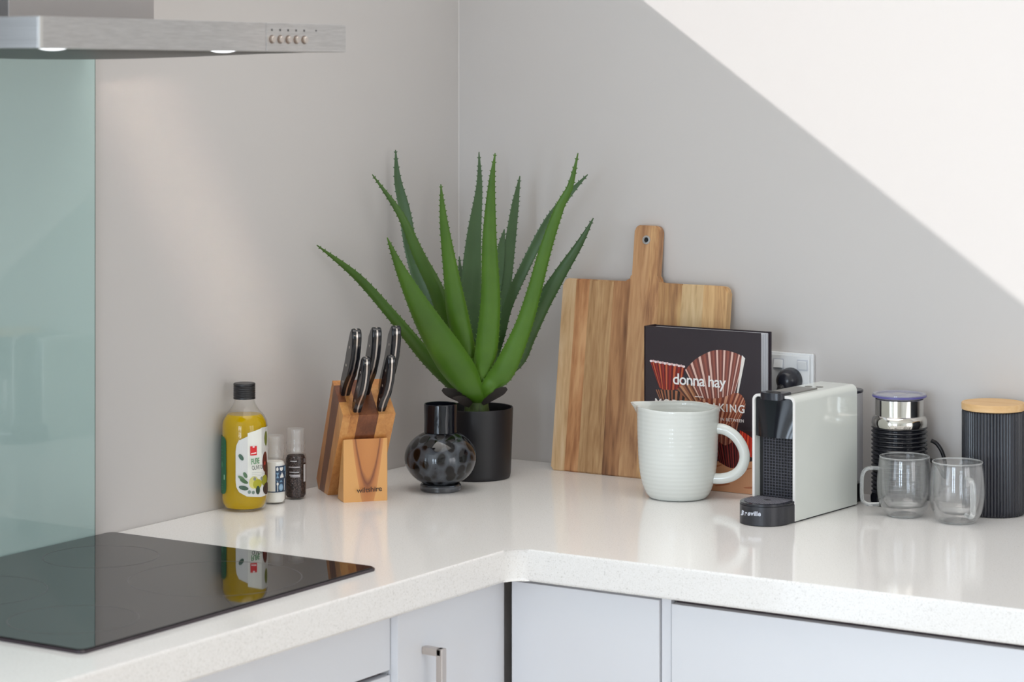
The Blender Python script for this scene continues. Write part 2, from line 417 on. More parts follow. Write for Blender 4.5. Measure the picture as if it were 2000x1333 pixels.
d = part('door', t, (0.5455, -0.9918, 0.14), (XD, -0.7125, 0.8425), M['cabinet'])
bm = bmesh.new(); hy = -0.927
for z in (0.781, 0.611): box((XD, hy - 0.006, z - 0.0055), (XD + 0.034, hy + 0.006, z + 0.0055), 0.0015, bm=bm)
box((XD + 0.025, hy - 0.006, 0.606), (XD + 0.036, hy + 0.006, 0.7865), 0.0015, bm=bm)
bmesh.ops.translate(bm, verts=bm.verts, vec=-t.location)
h = mk('handle', bm, M['nickel'], d)
t = cabinet('sink_side_cabinet', 'base cabinet with a plain white door next to the inner corner', (0.578, -0.71), (0.842, -0.02))
part('carcass', t, (0.585, -0.693, 0.10), (0.848, -0.02, 0.8515), M['carcass'])
part('gap_shade_strip', t, (0.568, -0.693, 0.14), (0.585, -0.685, 0.8513), M['shadow_gap'])
part('door', t, (0.5745, -0.71, 0.14), (0.8305, -0.694, 0.8445), M['cabinet'])
part('filler_strip', t, (0.8325, -0.706, 0.14), (0.8485, -0.694, 0.8510), M['cabinet'])
part('plinth', t, (0.59, -0.63, 0.0), (0.848, -0.6, 0.1), M['carcass'])
t = cabinet('wide_cabinet', 'wide base cabinet with a plain white front under the coffee machine end', (0.85, -0.71), (1.66, -0.02))
part('carcass', t, (0.8495, -0.690, 0.10), (1.66, -0.02, 0.8515), M['carcass'])
part('gap_shade_strip', t, (0.851, -0.694, 0.838), (1.658, -0.691, 0.8513), M['shadow_gap'])
part('drawer_front', t, (0.851, -0.710, 0.49), (1.658, -0.6945, 0.8415), M['cabinet'])
part('drawer_front', t, (0.851, -0.710, 0.14), (1.658, -0.6945, 0.483), M['cabinet'])
part('plinth', t, (0.85, -0.63, 0.0), (1.66, -0.6, 0.1), M['carcass'])

# ================================================================== splashback, cooktop, range hood
t = thing('glass_splashback', 'pale green glass splashback on the wall behind the cooktop', 'splashback', (0.0, -1.345, TOP))
mk('pane', box((0.0006, -0.345, 0.0015), (0.0066, 0.3328, 0.7430), 0.0006), [M['splash']], t)
mk('polished_edge', box((0.0006, 0.3329, 0.0015), (0.0064, 0.3342, 0.7430)), M['splash_edge'], t)
t = thing('cooktop', 'black ceramic glass cooktop set flush into the worktop below the range hood', 'cooktop', (0.265, -1.29, TOP))
mk('frame_edge', prism(rrect(-0.2535, -0.3085, 0.2535, 0.3095, 0.008), 0.0, 0.0042, 0.001, 1), M['hob_edge'], t)
mk('glass_panel', prism(rrect(-0.2515, -0.3065, 0.2515, 0.3075, 0.008), 0.0042, 0.0058, 0.0009, 2), M['hob'], t)
def ring(cx, cy, ro, wd):
    bm = bmesh.new(); n = 72
    A = [bm.verts.new((cx + ro * math.cos(2 * PI * i / n), cy + ro * math.sin(2 * PI * i / n), 0.0059)) for i in range(n)]
    B = [bm.verts.new((cx + (ro - wd) * math.cos(2 * PI * i / n), cy + (ro - wd) * math.sin(2 * PI * i / n), 0.0059)) for i in range(n)]
    for i in range(n): bm.faces.new([A[i], A[(i + 1) % n], B[(i + 1) % n], B[i]])
    return bm
for cx, cy, ro in ((0.112, 0.118, 0.122), (-0.130, 0.150, 0.085), (-0.115, -0.130, 0.105), (0.125, -0.185, 0.085)):
    mk('cooking_zone_ring', ring(cx, cy, ro, 0.0016), M['hob_print'], t)

HY0, HY1, HZ0, HZ1, HX = -1.656, -1.034, 1.6447, 1.6838, 0.5025
t = thing('range_hood', 'stainless steel slimline range hood with push buttons above the cooktop', 'range hood', (0.0, -1.345, HZ0))
def H(x, y, z): return Vector((x, y + 1.345, z - HZ0))
mk('canopy', box(H(0.002, HY0, HZ0), H(HX - 0.003, HY1, HZ1), 0.0012, 2), M['steel'], t)
mk('front_rail', box(H(HX - 0.003, HY0, HZ0 + 0.0002), H(HX, -1.216, HZ1), 0.001, 2), M['steel'], t)
mk('control_panel', box(H(HX - 0.003, -1.2153, HZ0 + 0.0002), H(HX + 0.0002, HY1, HZ1), 0.001, 2), M['steel'], t)
mk('corner_trim', box(H(HX - 0.0028, HY0 - 0.0004, HZ0 + 0.0004), H(HX + 0.0006, HY0 + 0.0060, HZ1 - 0.0001), 0.0006, 2), M['steel_light'], t)
mk('chimney', box(H(0.002, -1.49, HZ1), H(0.29, -1.201, 2.35), 0.0012, 2), M['steel_chimney'], t)
bm = bmesh.new(); n = 24                       # gently bowed filter panel under the canopy
grid = [[bm.verts.new(H(0.05 + 0.40 * i / n, HY0 + 0.02 + 0.58 * j / n, HZ0 - 0.0005 - 0.0105 * math.sin(PI * i / n) ** 0.6 * math.sin(PI * j / n) ** 0.8)) for j in range(n + 1)] for i in range(n + 1)]
for i in range(n):
    for j in range(n): bm.faces.new([grid[i][j], grid[i + 1][j], grid[i + 1][j + 1], grid[i][j + 1]])
mk('filter_panel', bm, M['steel_dark'], t)
for y in (-1.603, -1.273):
    mk('lamp', lathe([(0, -0.0023), (0.006, -0.0021), (0.011, -0.0015), (0.0150, -0.0007), (0.0172, 0.0)], 32), M['lamp'], t, loc=H(0.474, y, HZ0))
for i in range(5):
    y = -1.2035 + i * 0.0180
    bt = mk('push_button', lathe([(0.0046, 0), (0.0046, 0.004), (0.0040, 0.0046), (0, 0.0046)], 20), M['nickel'], t, loc=H(HX, y, 1.6612), rot=(0, PI / 2, 0))
    mk('collar', lathe([(0.0060, 0), (0.0060, 0.0008), (0.0047, 0.0010)], 20), M['collar'], bt)
    mk('button_symbol', box(H(HX, y - 0.0018, 1.6725), H(HX + 0.0004, y + 0.0014, 1.6755)), M['ink_dark'], t)
mk('indicator', box(H(HX, -1.106, 1.6735), H(HX + 0.0004, -1.103, 1.6755)), M['ink_dark'], t)

# ================================================================== olive oil bottle
def view_az(x, y): return math.atan2(CAM.y - y, CAM.x - x)
def wrap(fr, az):
    """maps (arc length to the viewer's right, height) on a lathed body of radius fr(z)"""
    def f(a, z, h):
        R_ = fr(z); th = az + a / R_; return ((R_ + h) * math.cos(th), (R_ + h) * math.sin(th), z)
    return f
BX, BY = 0.0402, -0.6895
az = view_az(BX, BY)
t = thing('olive_oil_bottle', 'glass bottle of yellow olive oil with a black cap beside the salt grinder', 'bottle', (BX, BY, TOP))
Rb = 0.0376
gl = [(0, 0.0008), (0.026, 0.0), (0.0325, 0.003), (0.0362, 0.010), (Rb, 0.018), (Rb, 0.138), (0.0362, 0.147), (0.031, 0.156), (0.0235, 0.164), (0.0182, 0.173), (0.0158, 0.181), (0.0150, 0.189), (0.0150, 0.204)]
mk('glass_body', lathe(gl, 72), M['bottle_glass'], t)
oil = [(0, 0.0030), (0.025, 0.0028), (0.0312, 0.0052), (0.0347, 0.011), (Rb - 0.0014, 0.0185), (Rb - 0.0014, 0.1375), (0.0350, 0.1455), (0.0302, 0.1535), (0.0272, 0.1565), (0, 0.1568)]
mk('oil', lathe(oil, 72), M['oil'], t)
cap = [(0, 0.2075), (0.0165, 0.2075), (0.0180, 0.2062), (0.0180, 0.2035), (0.0173, 0.2028), (0.0180, 0.2020)]
z = 0.2010
for i in range(5): cap += [(0.0180, z), (0.0174, z - 0.0010), (0.0180, z - 0.0020)]; z -= 0.0036
cap += [(0.0180, 0.1815), (0.0160, 0.1812)]
mk('cap', lathe(cap, 48), M['black_plastic'], t)
mp_ = wrap(lambda z: Rb, az); d2 = math.radians
def arc(deg): return Rb * math.radians(deg)
lab = []
edge = [(arc(-14), 0.118), (arc(-20), 0.110), (arc(-22), 0.100), (arc(-22), 0.052), (arc(-20), 0.042), (arc(-13), 0.034), (arc(6), 0.027), (arc(45), 0.024), (arc(95), 0.026), (arc(118), 0.034), (arc(122), 0.05), (arc(122), 0.125), (arc(100), 0.136), (arc(48), 0.137)]
lab.append((edge, (222, 222, 220)))
lab.append(([(arc(8), 0.130), (arc(8), 0.055), (arc(47), 0.053), (arc(47), 0.1365)], (238, 238, 230)))
lab.append(([(arc(47), 0.1365), (arc(47), 0.096), (arc(60), 0.086), (arc(78), 0.090), (arc(95), 0.12), (arc(95), 0.135)], (206, 206, 202)))
# olives, oil drop and twigs in the picture on the right and the lower edge
for cx, cz, rx, rz, c in ((62, 0.080, 12, 0.017, (92, 34, 24)), (72, 0.062, 12, 0.018, (70, 40, 22)), (60, 0.050, 14, 0.009, (150, 150, 40)), (70, 0.036, 18, 0.010, (52, 34, 28)), (66, 0.118, 8, 0.012, (110, 120, 50)),
                          (24, 0.049, 13, 0.010, (214, 208, 120)), (34, 0.046, 13, 0.008, (176, 172, 40)), (35, 0.036, 6, 0.007, (42, 66, 44)), (12, 0.034, 4, 0.003, (120, 140, 130)), (22, 0.033, 4, 0.003, (110, 130, 120)), (59, 0.078, 3, 0.003, (190, 60, 50))):
    lab.append((ellipse(arc(cx), cz, arc(rx), rz, 16), c))
for cx, cz, rx, rz, rot, c in ((-8, 0.091, 9, 0.0032, -1.0, (58, 92, 72)), (-7, 0.057, 10, 0.0026, -0.6, (96, 128, 84)), (2, 0.062, 8, 0.0028, -1.1, (92, 124, 92)), (-1, 0.052, 11, 0.0030, -0.5, (72, 104, 66)), (-2, 0.041, 12, 0.0036, -0.25, (66, 92, 74))):
    lab.append((ellipse(arc(cx), cz, arc(rx), rz, 14, rot), c))
lab.append(([(arc(14), 0.1085), (arc(14), 0.0935), (arc(31), 0.0935), (arc(31), 0.1085)], (216, 22, 30)))
lab.append((ellipse(arc(22.5), 0.1072, arc(3), 0.0012, 10), (250, 235, 235)))
lab.append(([(arc(16), 0.0972), (arc(16), 0.0955), (arc(29), 0.0962), (arc(29), 0.0982)], (250, 225, 225)))
for q in fit(text_polys('PURE', 1, 0.02), arc(14), 0.0795, arc(24), 0.0095): lab.append((q, (96, 150, 104)))
for q in fit(text_polys('OLIVE OIL', 1, 0.015), arc(14), 0.0715, arc(29), 0.0068): lab.append((q, (92, 96, 92)))
for z0, l in ((0.0672, 27), (0.0645, 24), (0.0620, 18)): lab.append(([(arc(14), z0), (arc(14), z0 - 0.0007), (arc(14 + l), z0 - 0.0007), (arc(14 + l), z0)], (190, 192, 188)))
for cx in (19, 33): lab.append((ellipse(arc(cx), 0.057, arc(2.6), 0.003, 8), (128, 130, 124)))
print_mesh('front_label', lab, mp_, M['print'], t, step=0.004, lift=0.0004)
bk = [(rrect(arc(-150), 0.028, arc(-51), 0.122, 0.009), (20, 96, 60))]
bk.append(([(arc(-62), 0.060), (arc(-62), 0.052), (arc(-57), 0.052), (arc(-57), 0.060)], (150, 190, 160)))
bk.append((ellipse(arc(-72), 0.076, arc(6), 0.005, 12), (70, 140, 100)))
for z0 in (0.036, 0.040, 0.044, 0.088, 0.094, 0.100, 0.106): bk.append(([(arc(-85), z0), (arc(-85), z0 - 0.0012), (arc(-66), z0 - 0.0012), (arc(-66), z0)], (74, 140, 104)))
print_mesh('back_label', bk, mp_, M['print'], t, step=0.004, lift=0.0004)

# ================================================================== salt and pepper grinders
def grinder(name, label, x, y, fill, top_dz, R_, Hj):
    t = thing(name, label, 'grinder', (x, y, TOP))
    mk('glass_jar', lathe([(0, 0.0012), (R_ * 0.8, 0.0), (R_ * 0.95, 0.002), (R_, 0.006), (R_, Hj - 0.008), (R_ * 0.93, Hj - 0.002), (R_ * 0.84, Hj), (R_ * 0.84, Hj + 0.006)], 48), M['bottle_glass'], t)
    mk('contents', lathe([(0, 0.003), (R_ * 0.8, 0.003), (R_ * 0.93, 0.007), (R_ * 0.93, Hj - 0.010), (R_ * 0.8, Hj - 0.004), (0, Hj - 0.003)], 40), fill, t)
    z0 = Hj + 0.001
    mk('grinder_head', lathe([(R_ * 0.87, z0), (R_ * 0.90, z0 + 0.004), (R_ * 0.82, z0 + 0.010), (R_ * 0.86, z0 + 0.013), (R_ * 0.90, z0 + 0.016), (R_ * 0.82, z0 + 0.021), (R_ * 0.84, z0 + 0.024), (R_ * 0.84, z0 + 0.036 + top_dz), (R_ * 0.78, z0 + 0.038 + top_dz), (0, z0 + 0.038 + top_dz)], 40), M['clear_plastic'], t)
    mk('grinder_core', lathe([(R_ * 0.55, z0), (R_ * 0.55, z0 + 0.012), (R_ * 0.42, z0 + 0.018), (R_ * 0.48, z0 + 0.034 + top_dz), (0, z0 + 0.034 + top_dz)], 32), M['clear_plastic'], t)
    return t
x, y = 0.0452, -0.6172; Rs = 0.0188
t = grinder('salt_grinder', 'clear salt grinder with a white and navy label between oil and pepper', x, y, M['salt'], 0.0, Rs, 0.074)
mp_ = wrap(lambda z: Rs, view_az(x, y)); A_ = lambda dg: Rs * math.radians(dg)
NAVY, WH, BL = (44, 66, 92), (232, 232, 228), (120, 158, 188)
lab = [([(A_(-95), 0.0700), (A_(-95), 0.0215), (A_(8), 0.0215), (A_(8), 0.0700)], (226, 225, 220)),
       ([(A_(6), 0.0640), (A_(6), 0.0205), (A_(110), 0.0205), (A_(110), 0.0640)], NAVY),
       ([(A_(-95), 0.0220), (A_(-95), 0.0205), (A_(110), 0.0205), (A_(110), 0.0220)], NAVY),
       (ellipse(A_(16), 0.0590, A_(6), 0.0032), WH)]
lab.append(([(A_(28), 0.0615), (A_(30), 0.0575), (A_(36), 0.0555), (A_(42), 0.0555), (A_(48), 0.0575), (A_(50), 0.0615)], WH))
lab.append((ellipse(A_(66), 0.0585, A_(9), 0.0045), BL))
lab.append(([(A_(10), 0.0530), (A_(24), 0.0530), (A_(19), 0.0485), (A_(24), 0.0440), (A_(10), 0.0440), (A_(15), 0.0485)], BL))
lab.append(([(A_(30), 0.0445), (A_(33), 0.0485), (A_(40), 0.0520), (A_(42), 0.0545), (A_(44), 0.0520), (A_(51), 0.0485), (A_(54), 0.0445)], WH))
lab.append(([(A_(64), 0.053), (A_(78), 0.053), (A_(74), 0.045), (A_(66), 0.045)], BL))
lab.append(([(A_(10), 0.0405), (A_(14), 0.0385), (A_(17), 0.0400), (A_(20), 0.0385), (A_(23), 0.0405), (A_(17), 0.0370)], BL))
lab.append(([(A_(26), 0.0372), (A_(36), 0.0412), (A_(46), 0.0372)], BL))
lab.append((ellipse(A_(17), 0.0345, A_(5), 0.0026), WH))
lab.append(([(A_(15.5), 0.0325), (A_(15.5), 0.0222), (A_(19), 0.0222), (A_(19), 0.0325)], WH))
lab.append((ellipse(A_(36), 0.0285, A_(13), 0.0060), BL))
lab.append((ellipse(A_(36), 0.0285, A_(9), 0.0042), (150, 182, 206)))
lab.append(([(A_(56), 0.0425), (A_(56), 0.0225), (A_(60), 0.0225), (A_(60), 0.0425)], WH))
lab.append(([(A_(-40), 0.0315), (A_(-40), 0.0285), (A_(-33), 0.0285), (A_(-33), 0.0315)], (120, 120, 100)))
print_mesh('label', lab, mp_, M['print'], t, step=0.003, lift=0.0003)
x, y = 0.0478, -0.5622; Rs = 0.0178
t = grinder('pepper_grinder', 'clear pepper grinder full of dark peppercorns, nearest the knife block', x, y, M['pepper'], 0.002, Rs, 0.077)
mp_ = wrap(lambda z: Rs, view_az(x, y))
lab = []
for z0, a0, a1 in ((0.0560, -40, 22), (0.0475, -35, 18), (0.0425, -35, 25), (0.0400, -30, 24), (0.0660, -30, 6)): lab.append(([(A_(a0), z0), (A_(a0), z0 - 0.0016), (A_(a1), z0 - 0.0016), (A_(a1), z0)], (206, 202, 204)))
lab.append(([(A_(46), 0.0590), (A_(46), 0.0300), (A_(62), 0.0300), (A_(62), 0.0590)], (206, 204, 206)))
for i in range(5): lab.append(([(A_(47 + i * 3), 0.0690), (A_(47 + i * 3), 0.0620), (A_(48.2 + i * 3), 0.0620), (A_(48.2 + i * 3), 0.0690)], (170, 166, 170)))
for i in range(7): lab.append((ellipse(A_(-24 + 5 * (i % 3)), 0.034 - 0.003 * (i // 2), A_(1.6), 0.001, 6), (150, 144, 146)))
print_mesh('label', lab, mp_, M['print'], t, step=0.003, lift=0.0003)

# ================================================================== knife block and knives
KO = Vector((0.16525, -0.5241, TOP)); KW = Vector((0.6347, 0.7727, 0)); KN = Vector((0.7727, -0.6347, 0)); KZ = Vector((0, 0, 1))
t = thing('knife_block', 'slanted acacia knife block holding five black-handled knives', 'knife block', KO, math.atan2(0.7727, 0.6347))
# local axes: x along the front edge (KW), y = -KN (towards the wall), z up
acacia = [[(0.30, (150, 92, 48)), (0.50, (196, 132, 72)), (0.70, (214, 156, 92))], [(0.30, (88, 48, 30)), (0.55, (122, 70, 42)), (0.75, (148, 92, 54))],
          [(0.30, (176, 110, 56)), (0.55, (206, 146, 84)), (0.75, (222, 170, 106))]]
mw = [wood('acacia_light', acacia[0], 'z', 26, 0.10, 0.36), wood('acacia_dark', acacia[1], 'z', 26, 0.10, 0.36, 1.2, 0.3), wood('acacia_honey', acacia[2], 'z', 24, 0.10, 0.36, 1.2, 0.7)]
side = [(-0.149, 0.0), (-0.164, 0.0156), (-0.049, 0.198), (0.0256, 0.1485), (-0.082, 0.0)]      # (s along KN, z)
HWB = 0.045
lo = [(-HWB, -0.0200), (-0.0200, 0.0205), (0.0205, HWB)]
def kprism(poly, w0, w1, bev=0.0): return prism(poly, w0, w1, bev, fn=lambda s, z, w_: (w_, -s, z))
# laminated body: staves across the width, and on the visible flank a dark stave between two light ones
def cutside(t0, t1):
    """strip of the flank between fractions t0..t1 measured across the slanted thickness (back to front)"""
    bt, tp = side[1], side[2]; bb = side[0]; bf, tf = side[4], side[3]
    lerp = lambda a, b, t_: (a[0] + (b[0] - a[0]) * t_, a[1] + (b[1] - a[1]) * t_)
    lowa = side[1] if t0 == 0 else lerp(bb, bf, (t0 - 0.05) / 0.95); lowb = lerp(bb, bf, (t1 - 0.05) / 0.95)
    pts = ([side[0]] if t0 == 0 else []) + [lowa, lerp(tp, tf, t0), lerp(tp, tf, t1), lowb]
    return pts
mk('stave', kprism(cutside(0, 0.14), -HWB, -0.032), mw[0], t, smooth=False)
mk('stave', kprism(cutside(0.14, 0.62), -HWB, -0.032), mw[1], t, smooth=False)
mk('stave', kprism(cutside(0.62, 1.0), -HWB, -0.032), mw[2], t, smooth=False)
mk('stave', kprism(side, -0.032, -0.018), mw[0], t, smooth=False)
mk('stave', kprism(side, -0.018, 0.0160), mw[1], t, smooth=False)
mk('stave', kprism(side, 0.0160, HWB), mw[2], t, smooth=False)
m = mat('acacia_flame', rough=0.36)
mp = coords(m); nt, N, Lk, b = nodes(m)
sx = N.new('ShaderNodeSeparateXYZ'); Lk.new(mp.outputs[0], sx.inputs[0])
def mth(op, a, bb=None):
    n_ = N.new('ShaderNodeMath'); n_.operation = op
    for i, q in enumerate((a, bb)):
        if q is None: continue
        if isinstance(q, (int, float)): n_.inputs[i].default_value = q
        else: Lk.new(q, n_.inputs[i])
    return n_.outputs[0]
nz = noise(m, coords(m, (1, 1, 0.25)), 30, 3, 0.5)
par = mth('SUBTRACT', sx.outputs[2], mth('MULTIPLY', mth('POWER', mth('ABSOLUTE', mth('SUBTRACT', sx.outputs[0], 0.004)), 2.0), 170))
val = mth('ADD', mth('MULTIPLY', par, 7.5), mth('MULTIPLY', nz.outputs[0], 0.30))
r = ramp(m, val, [(-0.0, (224, 166, 98)), (0.02, (206, 140, 80)), (0.24, (190, 118, 62)), (0.36, (128, 70, 38)), (0.46, (196, 126, 66)), (0.9, (208, 138, 74))])
Lk.new(r.outputs[0], b.inputs['Base Color'])
fp = mk('front_panel', kprism([(-0.042, 0.0), (-0.008, 0.1035), (0.0, 0.105), (0.0, 0.0)], -0.038, 0.038, 0.0015), [m], t, smooth=False)
tx = fit(text_polys('wiltshire', 1, 0.012), -0.0175, 0.0165, 0.0455, 0.0085)
print_mesh('lettering', [(q, (58, 34, 20)) for q in tx], lambda a, z_, h: (a, -h, z_), M['print'], t, lift=0.0003)
for wx, T in ((-0.0305, 0.054), (0.0025, 0.054), (0.035, 0.054), (-0.019, 0.009), (0.022, 0.009)): pass
# knives: handle axis runs along the slots, tang edge towards the viewer
ct, st = 0.8135, 0.5816                                              # slot direction: z and forward components
def khandle(L_, k):
    """outline in (a along the handle, b towards the viewer)"""
    spine = [(0, 0.0062), (0.08, 0.0060), (0.17, 0.0075), (0.28, 0.0120), (0.40, 0.0175), (0.54, 0.0215), (0.68, 0.0215), (0.82, 0.0170), (0.92, 0.0110), (0.98, 0.0050), (1.0, -0.0010)]
    belly = [(0.985, -0.0065), (0.93, -0.0100), (0.82, -0.0110), (0.66, -0.0085), (0.48, -0.0070), (0.32, -0.0080), (0.18, -0.0095), (0.07, -0.0085), (0, -0.0075)]
    return [(a * L_, b * k) for a, b in spine + belly]
topf = Vector((0.0256, 0, 0.1485))
knives = [(-0.0305, 0.056, 0.140, 1.0, 'tallest black-handled knife at the rear left of the knife block'),
          (0.0035, 0.056, 0.142, 1.0, 'black-handled knife in the rear middle slot of the knife block'),
          (0.0365, 0.056, 0.144, 1.0, 'black-handled knife at the rear right, nearest the aloe plant'),
          (-0.0195, 0.012, 0.116, 0.86, 'short black-handled knife in the front left slot of the knife block'),
          (0.0225, 0.012, 0.118, 0.86, 'short black-handled knife in the front right slot of the knife block')]
for wx, T, L_, k, lb in knives:
    s0 = 0.0256 - 0.0746 * T / 0.0897; z0 = 0.1485 + 0.0495 * T / 0.0897
    base = KO + KW * wx + KN * s0 + KZ * z0
    kt = thing('kitchen_knife', lb, 'knife', base, math.atan2(0.7727, 0.6347), 'knives in the block')
    fn = lambda a, b_, w_: (w_, -(a * st + b_ * ct), a * ct - b_ * st)
    out = khandle(L_, k)
    hd = mk('handle', prism(out, -0.0082 * k, 0.0082 * k, 0.0030, 3, fn=fn), M['black_gloss'], kt, angle=50)
    tang = [(a, b_ + (0.00025 if b_ > 0 else -0.00025)) for a, b_ in out]
    mk('tang', prism(tang, -0.0013, 0.0013, fn=fn), M['nickel'], kt)
    for fr in (0.22, 0.48, 0.76):
        for sg in (-1, 1):
            bm = lathe([(0.0022, 0), (0.0022, 0.0004), (0, 0.0007)], 14)
            for v in bm.verts: v.co = Vector(fn(fr * L_ + v.co.x, v.co.y + 0.004 * k, sg * (0.0082 * k - 0.0001 + v.co.z)))
            mk('rivet', bm, M['nickel'], hd)
    mk('blade', prism([(0.0, 0.005 * k), (0.0, -0.0065 * k), (-0.04, -0.0065 * k), (-0.05, 0.004 * k)], -0.0009, 0.0009, fn=fn), M['chrome'], kt)

# ================================================================== tortoiseshell vase
t = thing('bud_vase', 'round tortoiseshell glass vase in front of the black plant pot', 'vase', (0.2066, -0.3625, TOP))
prof = []
for i in range(25):
    a = math.radians(-62 + (62 + 63) * i / 24); prof.append((0.0622 * math.cos(a), 0.0560 + 0.0487 * math.sin(a)))
bowl = [(0, 0.0125)] + [(0.0300, 0.0128)] + prof + [(0.0268, 0.0985)] + [(r_ - 0.0025, z_ - 0.001 if z_ > 0.056 else z_ + 0.002) for r_, z_ in prof[::-1]] + [(0, 0.0155)]
mk('bowl', lathe(bowl, 72), M['vase'], t)
mk('neck', lathe([(0.0268, 0.0988), (0.0287, 0.1005), (0.0283, 0.120), (0.0289, 0.1475), (0.0280, 0.1490), (0.0262, 0.1480), (0.0256, 0.120), (0.0258, 0.0988)], 72, closed=True), M['vase_neck'], t)
mk('foot', lathe([(0, 0.0004), (0.0335, 0.0), (0.0352, 0.0015), (0.0352, 0.0095), (0.0335, 0.0118), (0.0285, 0.0122), (0, 0.0122)], 64), M['vase_foot'], t)

